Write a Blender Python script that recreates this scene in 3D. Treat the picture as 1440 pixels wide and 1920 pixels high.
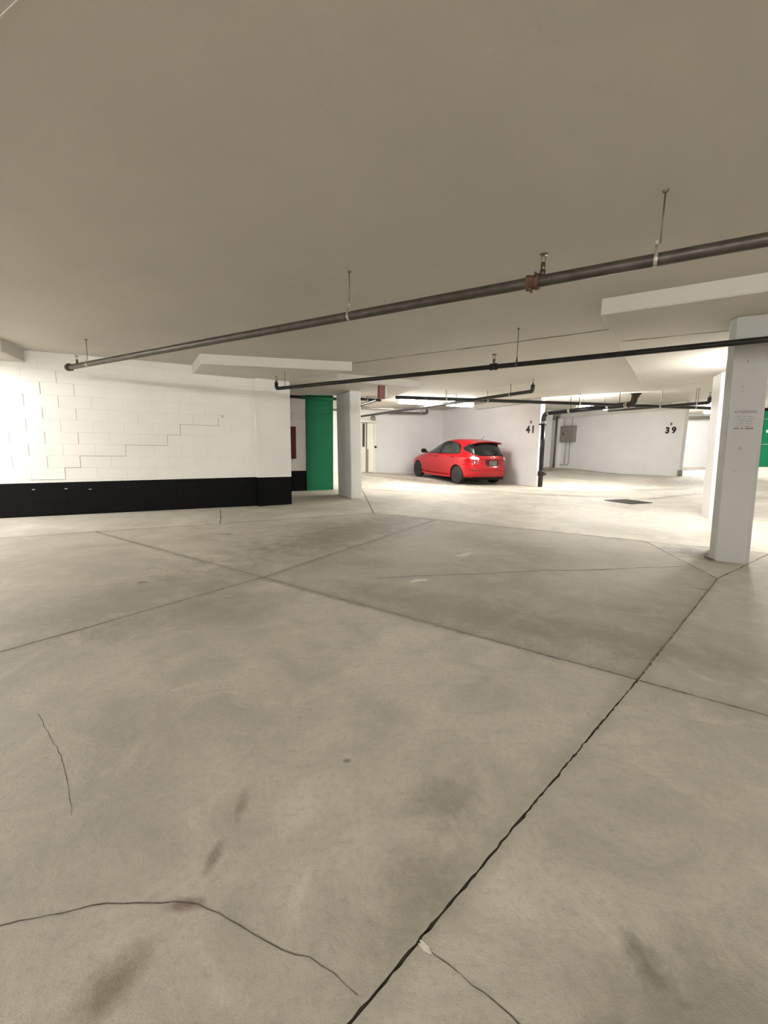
import bpy, bmesh, math, random
import numpy as np
from mathutils import Vector, Matrix
from mathutils.bvhtree import BVHTree

random.seed(7)
S = bpy.context.scene
COL = S.collection
for _o in list(bpy.data.objects):
    bpy.data.objects.remove(_o)

# ------------------------------------------------------------------ camera
pitch = math.atan(116.5 / 785.0)
roll = math.radians(0.83)
fw = Vector((0, math.cos(pitch), -math.sin(pitch)))
r0 = Vector((1, 0, 0)); u0 = Vector((0, math.sin(pitch), math.cos(pitch)))
rr = r0 * math.cos(roll) + u0 * math.sin(roll)
uu = r0 * -math.sin(roll) + u0 * math.cos(roll)
cam_d = bpy.data.cameras.new('camera')
cam_d.sensor_fit = 'VERTICAL'; cam_d.sensor_height = 36.0
cam_d.lens = 785.0 / 1920.0 * 36.0
cam_d.clip_start = 0.02; cam_d.clip_end = 200
cam = bpy.data.objects.new('camera', cam_d); COL.objects.link(cam)
cam.matrix_world = Matrix(((rr.x, uu.x, -fw.x, 0), (rr.y, uu.y, -fw.y, 0), (rr.z, uu.z, -fw.z, 1.2), (0, 0, 0, 1)))
S.camera = cam

# ------------------------------------------------------------------ world, exposure
w = bpy.data.worlds.new('world'); S.world = w; w.use_nodes = True
w.node_tree.nodes['Background'].inputs[0].default_value = (1.0, 0.95, 0.86, 1)
w.node_tree.nodes['Background'].inputs[1].default_value = 0.0
S.view_settings.view_transform = 'Standard'
S.view_settings.look = 'None'
S.view_settings.gamma = 1.0
S.view_settings.use_curve_mapping = False
S.view_settings.exposure = 1.68
LAMP = 72.0          # radiance of the fluorescent diffusers
LAMP_RGB = (1.0, 0.985, 0.95)

# ------------------------------------------------------------------ materials
def newmat(name):
    m = bpy.data.materials.new(name); m.use_nodes = True
    nt = m.node_tree
    return m, nt, nt.nodes['Principled BSDF']

def N(nt, kind, **kw):
    n = nt.nodes.new(kind)
    for k, v in kw.items():
        setattr(n, k, v)
    return n

def L(nt, a, b):
    nt.links.new(a, b)

def math_node(nt, op, a, b=None, clamp=False):
    n = N(nt, 'ShaderNodeMath', operation=op); n.use_clamp = clamp
    for i, v in enumerate((a, b)):
        if v is None: continue
        if isinstance(v, (int, float)): n.inputs[i].default_value = v
        else: L(nt, v, n.inputs[i])
    return n.outputs[0]

def mixc(nt, fac, a, b, mode='MIX'):
    n = N(nt, 'ShaderNodeMix', data_type='RGBA', blend_type=mode)
    for sock, v in ((n.inputs[0], fac), (n.inputs[6], a), (n.inputs[7], b)):
        if isinstance(v, (int, float)): sock.default_value = v
        elif isinstance(v, tuple): sock.default_value = (*v, 1) if len(v) == 3 else v
        else: L(nt, v, sock)
    return n.outputs[2]

def noise(nt, vec, scale, detail=4, rough=0.55, dist=0.0):
    n = N(nt, 'ShaderNodeTexNoise')
    n.inputs['Scale'].default_value = scale; n.inputs['Detail'].default_value = detail
    n.inputs['Roughness'].default_value = rough; n.inputs['Distortion'].default_value = dist
    L(nt, vec, n.inputs['Vector'])
    return n.outputs['Fac']

def ramp(nt, fac, lo, hi, a=0.0, b=1.0):
    n = N(nt, 'ShaderNodeMapRange'); n.clamp = True
    L(nt, fac, n.inputs[0])
    for i, v in zip((1, 2, 3, 4), (lo, hi, a, b)): n.inputs[i].default_value = v
    return n.outputs[0]

def position(nt):
    return N(nt, 'ShaderNodeNewGeometry').outputs['Position']

def bump(nt, bs, h, strength=0.2, dist=0.01):
    n = N(nt, 'ShaderNodeBump'); n.inputs['Strength'].default_value = strength
    n.inputs['Distance'].default_value = dist
    L(nt, h, n.inputs['Height']); L(nt, n.outputs[0], bs.inputs['Normal'])

def simple(name, rgb, rough=0.5, metal=0.0, var=0.12, scale=12.0, coat=0.0, spec=0.5, bmp=0.0, dirt=None):
    m, nt, bs = newmat(name)
    p = position(nt)
    n = noise(nt, p, scale, 5)
    dark = tuple(c * (1 - var) for c in rgb) if dirt is None else dirt
    c = mixc(nt, ramp(nt, n, 0.35, 0.68), dark, rgb)
    L(nt, c, bs.inputs['Base Color'])
    bs.inputs['Roughness'].default_value = rough
    bs.inputs['Metallic'].default_value = metal
    bs.inputs['Coat Weight'].default_value = coat
    bs.inputs['Coat Roughness'].default_value = 0.05
    bs.inputs['Specular IOR Level'].default_value = spec
    if bmp: bump(nt, bs, noise(nt, p, scale * 8, 3), bmp, 0.004)
    return m

# stains of the concrete, and floor shadow painted as colour: (x, y, radius_x, radius_y, angle, rgb, strength)
STAINS_SHADOW = [(-0.51, 0.945, 0.05, 0.02, 0.1, (0.16, 0.10, 0.08), 0.75), (-0.49, 1.08, 0.022, 0.06, -0.1, (0.17, 0.11, 0.09), 0.6),
          (-0.47, 1.26, 0.02, 0.07, 0.1, (0.18, 0.12, 0.09), 0.5), (0.64, 0.83, 0.045, 0.09, 0.3, (0.12, 0.115, 0.09), 0.7),
          (-0.60, 0.77, 0.05, 0.08, -0.6, (0.13, 0.11, 0.06), 0.65), (-0.13, 1.47, 0.018, 0.014, 0, (0.1, 0.09, 0.07), 0.7),
          (0.22, 1.31, 0.16, 0.10, 0.4, (0.2, 0.18, 0.14), 0.5), (0.12, 1.02, 0.10, 0.22, -0.6, (0.2, 0.18, 0.14), 0.5),
          (-2.15, 3.6, 0.05, 0.025, 0.3, (0.1, 0.09, 0.07), 0.8), (-2.18, 5.74, 0.09, 0.04, 0.2, (0.12, 0.11, 0.09), 0.7),
          (2.89, 3.63, 0.09, 0.04, -0.4, (0.14, 0.12, 0.09), 0.6), (0.75, 0.72, 0.28, 0.18, 0.2, (0.2, 0.18, 0.14), 0.5),
          (0.6, 3.0, 1.1, 0.35, -0.55, (0.2, 0.175, 0.14), 0.45), (1.5, 2.6, 0.9, 0.22, -0.55, (0.2, 0.175, 0.14), 0.4),
          (-0.35, 6.2, 2.3, 0.75, 0.95, (0.24, 0.215, 0.175), 0.8), (-1.9, 3.3, 0.9, 0.5, 0.95, (0.26, 0.235, 0.19), 0.5), (-1.3, 3.0, 0.7, 0.35, 0.6, (0.22, 0.205, 0.16), 0.35),  # these broad patches paint the mid-floor shadow into the concrete colour
          (5.2, 11.6, 1.3, 0.25, -0.25, (0.17, 0.15, 0.12), 0.6), (7.5, 11.3, 2.2, 0.14, 0.45, (0.18, 0.155, 0.125), 0.6),
          (6.0, 12.6, 2.0, 0.3, -0.2, (0.22, 0.19, 0.15), 0.4), (3.8, 5.0, 0.35, 0.35, 0, (0.12, 0.11, 0.09), 0.7),
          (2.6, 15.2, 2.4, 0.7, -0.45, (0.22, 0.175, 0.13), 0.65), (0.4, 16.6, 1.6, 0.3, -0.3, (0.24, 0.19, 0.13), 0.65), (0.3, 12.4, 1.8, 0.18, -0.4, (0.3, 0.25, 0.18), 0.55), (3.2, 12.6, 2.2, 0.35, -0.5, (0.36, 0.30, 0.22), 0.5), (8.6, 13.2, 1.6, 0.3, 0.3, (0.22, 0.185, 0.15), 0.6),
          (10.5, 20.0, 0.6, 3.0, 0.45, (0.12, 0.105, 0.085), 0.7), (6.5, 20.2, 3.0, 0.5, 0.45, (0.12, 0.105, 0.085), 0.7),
          (10.5, 14.8, 1.6, 0.8, 0.2, (0.2, 0.175, 0.14), 0.5), (-1.8, 10.6, 1.0, 0.7, 0.4, (0.18, 0.16, 0.13), 0.5),
          (10.0, 11.0, 1.2, 0.25, 0.2, (0.35, 0.27, 0.16), 0.5)]

JOINTS = [((-1.16, 3.75), (-5.4, -2.0), 1), ((-1.16, 3.75), (0.916, 7.27), 1), ((-4.06, 5.79), (6.0, -1.05), 1), ((-2.88, -2.0), (3.27, 3.96), 1), ((-0.2, 7.93), (3.62, 5.68), 1), ((-9.3, 2.9), (-0.2, 7.93), 1)]
def concrete(name, rgb, near=True):
    m, nt, bs = newmat(name)
    p = position(nt)
    sep = N(nt, 'ShaderNodeSeparateXYZ'); L(nt, p, sep.inputs[0])
    big = noise(nt, p, 0.55, 6, 0.62, 0.6)
    mid = noise(nt, p, 3.2, 8, 0.68, 0.9)
    fine = noise(nt, p, 42, 6, 0.7)
    grit = noise(nt, p, 260, 2, 0.6)
    dk = tuple(c * 0.72 for c in rgb); lt = tuple(min(1, c * 1.16) for c in rgb)
    c = mixc(nt, ramp(nt, big, 0.34, 0.66), dk, lt)
    c = mixc(nt, ramp(nt, mid, 0.34, 0.5, 0.5, 0), c, tuple(x * 0.62 for x in rgb))
    c = mixc(nt, ramp(nt, mid, 0.53, 0.68, 0, 0.5), c, tuple(min(1, x * 1.28) for x in rgb))
    c = mixc(nt, ramp(nt, fine, 0.34, 0.5, 0.4, 0), c, tuple(x * 0.6 for x in rgb))
    c = mixc(nt, ramp(nt, grit, 0.28, 0.4, 0.35, 0), c, tuple(x * 0.5 for x in rgb))
    # fine tyre scuffs, dragged out along the driving lane
    mp = N(nt, 'ShaderNodeMapping'); mp.inputs['Rotation'].default_value = (0, 0, 0.75)
    mp.inputs['Scale'].default_value = (1.0, 16.0, 1.0); L(nt, p, mp.inputs[0])
    sc = noise(nt, mp.outputs[0], 1.5, 5, 0.6, 0.3)
    c = mixc(nt, math_node(nt, 'MULTIPLY', ramp(nt, sc, 0.57, 0.72, 0, 0.5), ramp(nt, big, 0.42, 0.6)), c, tuple(x * 0.66 for x in rgb))
    if near:      # dirt gathered along the joints
        jw = math_node(nt, 'MULTIPLY', math_node(nt, 'SUBTRACT', noise(nt, p, 7.0, 5, 0.7), 0.5), 0.11)
        for (x0, y0), (x1, y1), st in JOINTS:
            ln = math.hypot(x1 - x0, y1 - y0); nx_, ny_ = -(y1 - y0) / ln, (x1 - x0) / ln
            d = math_node(nt, 'ADD', math_node(nt, 'MULTIPLY', sep.outputs[0], nx_), math_node(nt, 'MULTIPLY', sep.outputs[1], ny_))
            d = math_node(nt, 'ABSOLUTE', math_node(nt, 'SUBTRACT', d, nx_ * x0 + ny_ * y0))
            tx, ty = (x1 - x0) / ln, (y1 - y0) / ln
            t = math_node(nt, 'ADD', math_node(nt, 'MULTIPLY', sep.outputs[0], tx), math_node(nt, 'MULTIPLY', sep.outputs[1], ty))
            m0 = tx * x0 + ty * y0
            inside_ = math_node(nt, 'MULTIPLY', math_node(nt, 'GREATER_THAN', t, m0), math_node(nt, 'LESS_THAN', t, m0 + ln))
            f = math_node(nt, 'MULTIPLY', ramp(nt, math_node(nt, 'ADD', d, jw), -0.02, 0.075, 0.55 * st, 0.0), inside_)
            c = mixc(nt, f, c, tuple(x * 0.55 for x in rgb))
    if True:
        warp = noise(nt, p, 5.0, 4, 0.6)
        warp2 = noise(nt, p, 26.0, 5, 0.7)
        wv = math_node(nt, 'MULTIPLY', math_node(nt, 'SUBTRACT', math_node(nt, 'ADD', math_node(nt, 'MULTIPLY', warp, 0.6), math_node(nt, 'MULTIPLY', warp2, 0.4)), 0.5), 3.2)
        for sx, sy, rx, ry, an, col, st in STAINS_SHADOW:
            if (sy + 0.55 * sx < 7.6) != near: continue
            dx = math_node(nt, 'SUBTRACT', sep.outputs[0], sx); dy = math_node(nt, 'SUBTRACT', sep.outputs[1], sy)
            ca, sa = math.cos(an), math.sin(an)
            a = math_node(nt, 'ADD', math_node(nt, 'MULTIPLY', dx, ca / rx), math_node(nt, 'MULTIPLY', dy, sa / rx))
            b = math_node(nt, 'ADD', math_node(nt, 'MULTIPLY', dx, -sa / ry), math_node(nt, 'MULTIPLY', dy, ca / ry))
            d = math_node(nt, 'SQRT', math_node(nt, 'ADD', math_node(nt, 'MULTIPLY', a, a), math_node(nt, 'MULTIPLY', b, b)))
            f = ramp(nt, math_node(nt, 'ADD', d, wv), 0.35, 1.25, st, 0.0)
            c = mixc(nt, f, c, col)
    L(nt, c, bs.inputs['Base Color'])
    L(nt, ramp(nt, mid, 0.3, 0.7, 0.52, 0.78), bs.inputs['Roughness'])
    bs.inputs['Specular IOR Level'].default_value = 0.35
    h = math_node(nt, 'ADD', math_node(nt, 'MULTIPLY', fine, 0.6), math_node(nt, 'MULTIPLY', grit, 0.25))
    h = math_node(nt, 'ADD', h, math_node(nt, 'MULTIPLY', mid, 0.9))
    bump(nt, bs, h, 0.5, 0.008)
    return m

def painted(name, rgb, band=None, scuff=0.25, rough=0.6, tex=60):
    """white paint on concrete; band = height of a black painted dado"""
    m, nt, bs = newmat(name)
    p = position(nt)
    a = noise(nt, p, 1.1, 5, 0.6); b = noise(nt, p, 9.0, 6, 0.7); fine = noise(nt, p, tex, 4, 0.6)
    c = mixc(nt, ramp(nt, a, 0.3, 0.7), tuple(x * 0.93 for x in rgb), rgb)
    c = mixc(nt, ramp(nt, b, 0.62, 0.78, 0, scuff), c, tuple(x * 0.62 for x in rgb))
    if band:
        sep = N(nt, 'ShaderNodeSeparateXYZ'); L(nt, p, sep.inputs[0])
        zz = math_node(nt, 'ADD', sep.outputs[2], math_node(nt, 'MULTIPLY', math_node(nt, 'SUBTRACT', fine, 0.5), 0.012))
        lim = math_node(nt, 'ADD', math_node(nt, 'MULTIPLY', sep.outputs[0], band[1]), band[0])
        k = math_node(nt, 'LESS_THAN', zz, lim)
        blk = mixc(nt, ramp(nt, b, 0.66, 0.8, 0, 0.25), (0.0028, 0.0028, 0.003), (0.02, 0.02, 0.019))
        c = mixc(nt, k, c, blk)
    L(nt, c, bs.inputs['Base Color'])
    bs.inputs['Roughness'].default_value = rough
    bs.inputs['Specular IOR Level'].default_value = 0.12 if band else 0.3
    bump(nt, bs, math_node(nt, 'ADD', fine, math_node(nt, 'MULTIPLY', b, 0.6)), 0.18, 0.004)
    return m

def emis(name, rgb, strength):
    m, nt, bs = newmat(name)
    bs.inputs['Base Color'].default_value = (0.9, 0.9, 0.88, 1)
    bs.inputs['Emission Color'].default_value = (*rgb, 1)
    bs.inputs['Emission Strength'].default_value = strength
    return m

M = {}
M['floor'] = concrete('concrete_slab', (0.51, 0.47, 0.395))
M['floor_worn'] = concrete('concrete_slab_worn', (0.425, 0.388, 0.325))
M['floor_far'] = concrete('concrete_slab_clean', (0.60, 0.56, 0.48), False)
M['subgrade'] = simple('dirt_in_joints', (0.085, 0.068, 0.05), 0.95, var=0.6, scale=30)
M['dirt'] = simple('crack_dirt', (0.17, 0.14, 0.105), 0.95, var=0.6, scale=60)
M['joint_dirt'] = simple('joint_dirt', (0.25, 0.215, 0.165), 0.95, var=0.6, scale=25)
M['chip'] = simple('white_chip', (0.72, 0.68, 0.6), 0.8, var=0.25, scale=40)
M['ceiling'] = painted('ceiling_paint', (0.57, 0.54, 0.485), scuff=0.06, rough=0.85, tex=140)
M['drop'] = painted('drop_panel_paint', (0.68, 0.655, 0.61), scuff=0.08, rough=0.8, tex=90)
M['seam'] = simple('ceiling_seam', (0.12, 0.105, 0.07), 0.9, var=0.4, scale=20)
M['white'] = painted('white_wall_paint', (0.83, 0.815, 0.79), scuff=0.12)
M['cool'] = painted('white_concrete_wall', (0.80, 0.79, 0.785), scuff=0.15)
M['block'] = painted('block_paint', (0.86, 0.84, 0.80), band=(0.633, 0.011), scuff=0.06)
M['mortar'] = painted('mortar_paint', (0.82, 0.80, 0.76), band=(0.633, 0.011), scuff=0.2)
M['recess'] = painted('recess_paint', (0.80, 0.79, 0.76), band=(0.575, 0.0), scuff=0.12)
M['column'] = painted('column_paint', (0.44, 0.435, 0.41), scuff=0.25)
M['green'] = painted('green_paint', (0.005, 0.17, 0.068), scuff=0.2, rough=0.65)
M['green_door'] = painted('green_door_paint', (0.012, 0.23, 0.10), scuff=0.1, rough=0.45)
M['joint_line'] = simple('open_joint', (0.50, 0.47, 0.41), 0.9, var=0.3, scale=50)
M['crackline'] = simple('wall_crack', (0.33, 0.3, 0.25), 0.9, var=0.4, scale=50)
M['pipe'] = simple('worn_steel_pipe', (0.105, 0.09, 0.076), 0.45, 0.5, scale=9, dirt=(0.06, 0.05, 0.042), bmp=0.1)
M['pipe_black'] = simple('black_steel_pipe', (0.028, 0.026, 0.024), 0.38, 0.3, scale=10, dirt=(0.014, 0.013, 0.012))
M['pipe_grey'] = simple('grey_far_pipe', (0.15, 0.135, 0.11), 0.5, 0.3, scale=8)
M['rust_dark'] = simple('dark_rusty_iron', (0.05, 0.028, 0.018), 0.7, 0.1, scale=20, dirt=(0.016, 0.011, 0.009), bmp=0.3)
M['rust'] = simple('rusty_iron', (0.16, 0.075, 0.04), 0.8, 0.2, scale=30, dirt=(0.05, 0.03, 0.02), bmp=0.3)
M['zinc'] = simple('zinc_strap', (0.62, 0.60, 0.55), 0.4, 0.7, scale=30, dirt=(0.3, 0.27, 0.22))
M['brass'] = simple('brass_head', (0.25, 0.18, 0.09), 0.4, 0.8, scale=30, dirt=(0.09, 0.06, 0.035))
M['rod'] = simple('hanger_steel', (0.17, 0.14, 0.11), 0.5, 0.6, scale=20)
M['iron'] = simple('cast_iron_drain', (0.012, 0.012, 0.017), 0.3, 0.1, scale=6, dirt=(0.006, 0.006, 0.008))
M['red_box'] = simple('red_cabinet_paint', (0.12, 0.005, 0.006), 0.5)
M['maroon'] = simple('maroon_panel', (0.27, 0.10, 0.085), 0.6, scale=30)
M['panel_grey'] = simple('grey_electrical_box', (0.27, 0.25, 0.22), 0.5, 0.1, scale=6)
M['conduit'] = simple('conduit_grey', (0.45, 0.43, 0.40), 0.5, 0.2)
M['ink'] = simple('black_numeral', (0.012, 0.012, 0.012), 0.6)
M['ink_grey'] = simple('sign_ink', (0.17, 0.165, 0.15), 0.7)
M['ink_faded'] = simple('sign_ink_faded', (0.33, 0.32, 0.30), 0.7)
M['sign'] = simple('sign_board', (0.78, 0.77, 0.73), 0.5, var=0.06)
M['housing'] = simple('lamp_housing', (0.82, 0.81, 0.77), 0.5, var=0.05)
M['lamp'] = emis('fluorescent_diffuser', LAMP_RGB, LAMP)
M['lamp_single'] = emis('single_tube_diffuser', LAMP_RGB, LAMP * 0.52)
M['lamp_column'] = emis('column_tube_diffuser', LAMP_RGB, LAMP * 0.72)
M['lamp_bay'] = emis('bay_tube_diffuser', LAMP_RGB, LAMP * 1.3)
M['lamp_left'] = emis('bright_tube_diffuser', LAMP_RGB, LAMP * 0.95)
M['lamp_twin'] = emis('twin_tube_diffuser', LAMP_RGB, LAMP * 1.7)
M['grate'] = simple('grate_iron', (0.05, 0.045, 0.04), 0.6, 0.5)
M['pit'] = simple('grate_pit', (0.01, 0.01, 0.01), 0.9)
M['door_cream'] = painted('cream_door_paint', (0.85, 0.83, 0.74), scuff=0.08)
M['brown'] = simple('brown_door_edge', (0.22, 0.17, 0.11), 0.6)
M['dark_glass'] = simple('dark_pane', (0.05, 0.05, 0.045), 0.12, coat=0.5)
M['knob'] = simple('dark_knob', (0.04, 0.035, 0.03), 0.3, 0.8)
M['car_red'] = simple('car_red_paint', (0.42, 0.002, 0.008), 0.4, var=0.05, scale=3, coat=0.6, spec=0.25)
M['car_dark'] = simple('car_black_plastic', (0.006, 0.006, 0.006), 0.6, spec=0.25)
M['car_seam'] = simple('car_seam', (0.10, 0.006, 0.008), 0.6)
M['car_glass'] = simple('car_glass', (0.010, 0.013, 0.013), 0.06, var=0.4, scale=3)
M['side_glass'] = simple('side_glass', (0.055, 0.06, 0.056), 0.08, var=0.75, scale=2.2, spec=0.4)
M['tyre'] = simple('tyre_rubber', (0.032, 0.031, 0.029), 0.8, spec=0.2)
M['rim'] = simple('steel_rim', (0.003, 0.003, 0.003), 0.5, 0.0, spec=0.15)
M['rim_lip'] = simple('rim_lip', (0.05, 0.05, 0.048), 0.5, 0.0)
M['tail'] = simple('tail_lens', (0.42, 0.01, 0.012), 0.08, var=0.4, scale=30, coat=1.0)
M['tail_white'] = simple('tail_lens_clear', (0.8, 0.74, 0.7), 0.1, coat=1.0)
M['plate'] = simple('plate_face', (0.20, 0.21, 0.18), 0.4, scale=40, dirt=(0.08, 0.09, 0.09))
M['chrome'] = simple('chrome_badge', (0.75, 0.72, 0.7), 0.15, 1.0)

# ------------------------------------------------------------------ mesh helpers
ORG = {}                       # world origin of every object made without rotation

def tag(o, label=None, cat=None, group=None, kind=None):
    if label: o['label'] = label
    if cat: o['category'] = cat
    if group: o['group'] = group
    if kind: o['kind'] = kind
    return o

def empty(name, loc, rot=None):
    o = bpy.data.objects.new(name, None); COL.objects.link(o)
    o.empty_display_size = 0.1
    o.location = loc; ORG[o] = Vector(loc)
    if rot is not None: o.rotation_euler = rot
    return o

def mk(name, vs, fs, mat, parent=None, smooth=False, org=None, local=False):
    """one mesh object from world-space vertices (local=True: already in the parent's frame)"""
    vs = [Vector(v) for v in vs]
    if org is None:
        lo = Vector((min(v[i] for v in vs) for i in range(3))); hi = Vector((max(v[i] for v in vs) for i in range(3)))
        org = Vector(((lo.x + hi.x) / 2, (lo.y + hi.y) / 2, lo.z))
    org = Vector(org)
    me = bpy.data.meshes.new(name)
    me.from_pydata([v - org for v in vs], [], fs)
    bm = bmesh.new(); bm.from_mesh(me); bmesh.ops.recalc_face_normals(bm, faces=bm.faces); bm.to_mesh(me); bm.free()
    mats = mat if isinstance(mat, (list, tuple)) else [mat]
    for m in mats: me.materials.append(M[m] if isinstance(m, str) else m)
    if smooth:
        me.polygons.foreach_set('use_smooth', [True] * len(me.polygons))
    o = bpy.data.objects.new(name, me); COL.objects.link(o)
    if parent is not None:
        o.parent = parent
        o.location = org if local else org - ORG[parent]
    else:
        o.location = org
    ORG[o] = org
    return o

def sharp(o, ang=35):
    me = o.data
    bm = bmesh.new(); bm.from_mesh(me)
    for e in bm.edges:
        if len(e.link_faces) == 2 and e.calc_face_angle(0) > math.radians(ang): e.smooth = False
    for f in bm.faces: f.smooth = True
    bm.to_mesh(me); bm.free()
    return o

def bevel(o, width, seg=1):
    me = o.data
    bm = bmesh.new(); bm.from_mesh(me)
    bmesh.ops.bevel(bm, geom=list(bm.edges), offset=width, segments=seg, affect='EDGES', clamp_overlap=True)
    bm.to_mesh(me); bm.free()
    return o

LEAN = (-0.022, 0.022)
def prism(poly, z0, z1, lean=False):
    """poly [(x,y)], z0/z1 numbers or functions of (x,y)"""
    f0 = z0 if callable(z0) else (lambda x, y: z0)
    f1 = z1 if callable(z1) else (lambda x, y: z1)
    n = len(poly); vs = []
    for x, y in poly: vs.append((x, y, f0(x, y)))
    for x, y in poly:
        z = f1(x, y)
        vs.append((x + (LEAN[0] * z if lean else 0), y + (LEAN[1] * z if lean else 0), z))
    fs = [tuple(range(n - 1, -1, -1)), tuple(range(n, 2 * n))]
    fs += [(i, (i + 1) % n, n + (i + 1) % n, n + i) for i in range(n)]
    return vs, fs

def join(parts):
    V, F = [], []
    for vs, fs in parts:
        b = len(V); V += list(vs); F += [tuple(i + b for i in f) for f in fs]
    return V, F

def obox(c, ax, ay, az, sx, sy, sz):
    """oriented box: centre c, unit axes, full sizes"""
    c = Vector(c); ax, ay, az = Vector(ax), Vector(ay), Vector(az)
    vs = [c + ax * (sx * i / 2) + ay * (sy * j / 2) + az * (sz * k / 2) for i in (-1, 1) for j in (-1, 1) for k in (-1, 1)]
    fs = [(0, 1, 3, 2), (4, 6, 7, 5), (0, 4, 5, 1), (2, 3, 7, 6), (0, 2, 6, 4), (1, 5, 7, 3)]
    return vs, fs

def frame_of(d):
    d = Vector(d).normalized()
    a = Vector((0, 0, 1)) if abs(d.z) < 0.9 else Vector((1, 0, 0))
    s = d.cross(a).normalized(); u = s.cross(d).normalized()
    return d, s, u

def tube(path, r, n=12, caps=True):
    path = [Vector(p) for p in path]
    rs = r if isinstance(r, (list, tuple)) else [r] * len(path)
    vs, fs = [], []
    _, s, u = frame_of(path[1] - path[0])
    for i, p in enumerate(path):
        if i == 0: t = path[1] - path[0]
        elif i == len(path) - 1: t = path[-1] - path[-2]
        else: t = (path[i + 1] - p).normalized() + (p - path[i - 1]).normalized()
        t.normalize()
        s = (s - t * s.dot(t))
        if s.length < 1e-6: _, s, _u = frame_of(t)
        s.normalize(); u = s.cross(t).normalized()
        for k in range(n):
            a = 2 * math.pi * k / n
            vs.append(p + (s * math.cos(a) + u * math.sin(a)) * rs[i])
    for i in range(len(path) - 1):
        for k in range(n):
            fs.append((i * n + k, i * n + (k + 1) % n, (i + 1) * n + (k + 1) % n, (i + 1) * n + k))
    if caps:
        fs.append(tuple(range(n))); b = (len(path) - 1) * n
        fs.append(tuple(b + k for k in range(n - 1, -1, -1)))
    return vs, fs

def lathe(c, axis, prof, n=16):
    """prof [(dist along axis, radius)]"""
    d, s, u = frame_of(axis); c = Vector(c)
    return tube([c + d * a for a, _ in prof], [max(r, 1e-4) for _, r in prof], n)

def arc(p, a, b, r, n=6):
    """rounded corner at p between directions towards a and b"""
    p, a, b = Vector(p), Vector(a), Vector(b)
    da, db = (a - p).normalized(), (b - p).normalized()
    out = []
    for i in range(n + 1):
        t = i / n
        out.append((p + da * r) * (1 - t) ** 2 + p * 2 * t * (1 - t) + (p + db * r) * t * t)
    return out

def strip(path, wd, z, jit=0.0, seed=0):
    """thin irregular band along a 2D path, lying at height z"""
    rnd = random.Random(seed)
    pts = []
    for (x0, y0), (x1, y1) in zip(path[:-1], path[1:]):
        n = max(2, int(math.hypot(x1 - x0, y1 - y0) / max(0.03, wd * 4)))
        n = min(n, 80)
        for i in range(n):
            pts.append(Vector((x0 + (x1 - x0) * i / n, y0 + (y1 - y0) * i / n)))
    pts.append(Vector(path[-1]))
    if jit > 0:          # wander a little, then round the corners
        dev = Vector((0, 0))
        for i in range(1, len(pts) - 1):
            dev = dev * 0.8 + Vector((rnd.gauss(0, jit), rnd.gauss(0, jit))); pts[i] = pts[i] + dev
        for _ in range(2):
            pts = [pts[0]] + [(pts[i - 1] + pts[i] * 2 + pts[i + 1]) / 4 for i in range(1, len(pts) - 1)] + [pts[-1]]
    vs, fs = [], []
    for i, p in enumerate(pts):
        t = (pts[min(i + 1, len(pts) - 1)] - pts[max(i - 1, 0)]).normalized()
        nrm = Vector((-t.y, t.x)); off = rnd.uniform(-jit, jit)
        a = wd * rnd.uniform(0.25, 1.0) / 2; b = wd * rnd.uniform(0.25, 1.0) / 2
        q = p + nrm * off
        zz = z(q.x, q.y) if callable(z) else z
        vs += [(q.x + nrm.x * a, q.y + nrm.y * a, zz), (q.x - nrm.x * b, q.y - nrm.y * b, zz)]
    for i in range(len(pts) - 1):
        fs.append((2 * i, 2 * i + 2, 2 * i + 3, 2 * i + 1))
    return vs, fs

def zc(x, y=0): return 2.772 + 0.012 * x          # main slab soffit
def zdp(x, y=0): return zc(x) - 0.16              # underside of the drop panels
def zfar(x, y=0): return 3.10 + 0.02 * (x - 4)    # soffit above the far bays

# gentle rise of the floor in the far bays (fall towards the drain)
CTRL = [(-4, 6, 0), (-0.2, 7.9, 0), (3.6, 5.7, 0), (4.8, 5.1, 0), (8, 3, 0), (5.34, 14.77, 0), (2.66, 15.4, 0), (3.9, 15.9, 0.0), (1.5, 17.75, .087),
        (3.0, 18.4, .087), (2.69, 20.2, .11), (-.5, 18.65, .20), (-2, 17.9, .28), (11.75, 16.8, .32), (9.16, 22.2, .40), (17, 23.5, .3), (18.5, 20, .66),
        (6, 10.4, 0), (6.2, 8, 0), (9, 8, .03), (-2, 12.3, 0), (-1, 10.5, 0), (1, 13, 0), (6, 20.9, .25), (7.5, 14, .08), (3, 11, 0), (0, 9, 0), (13, 12, .2)]
_cx = np.array([c[0] for c in CTRL]); _cy = np.array([c[1] for c in CTRL]); _cz = np.array([c[2] for c in CTRL])
def zf(x, y):
    wt = 1.0 / ((_cx - x) ** 2 + (_cy - y) ** 2 + 0.15) ** 1.6
    z = float((wt * _cz).sum() / wt.sum())
    k = min(1.0, max(0.0, (y + 0.35 * x - 9.5) / 4.0)) if x < 14 else 1.0
    return z * k * k * (3 - 2 * k)

# ------------------------------------------------------------------ floor
fl, ff = prism([(-14, -9), (24, -9), (24, 3), (9, 3.0), (9, 2.55), (4.78, 5.06), (-0.2, 7.93), (-9.3, 2.9), (-14, 0.3)], -0.25, -0.005)
FLOOR = tag(mk('floor', fl, ff, 'subgrade', org=(0, 0, -0.25)), kind='structure')

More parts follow.
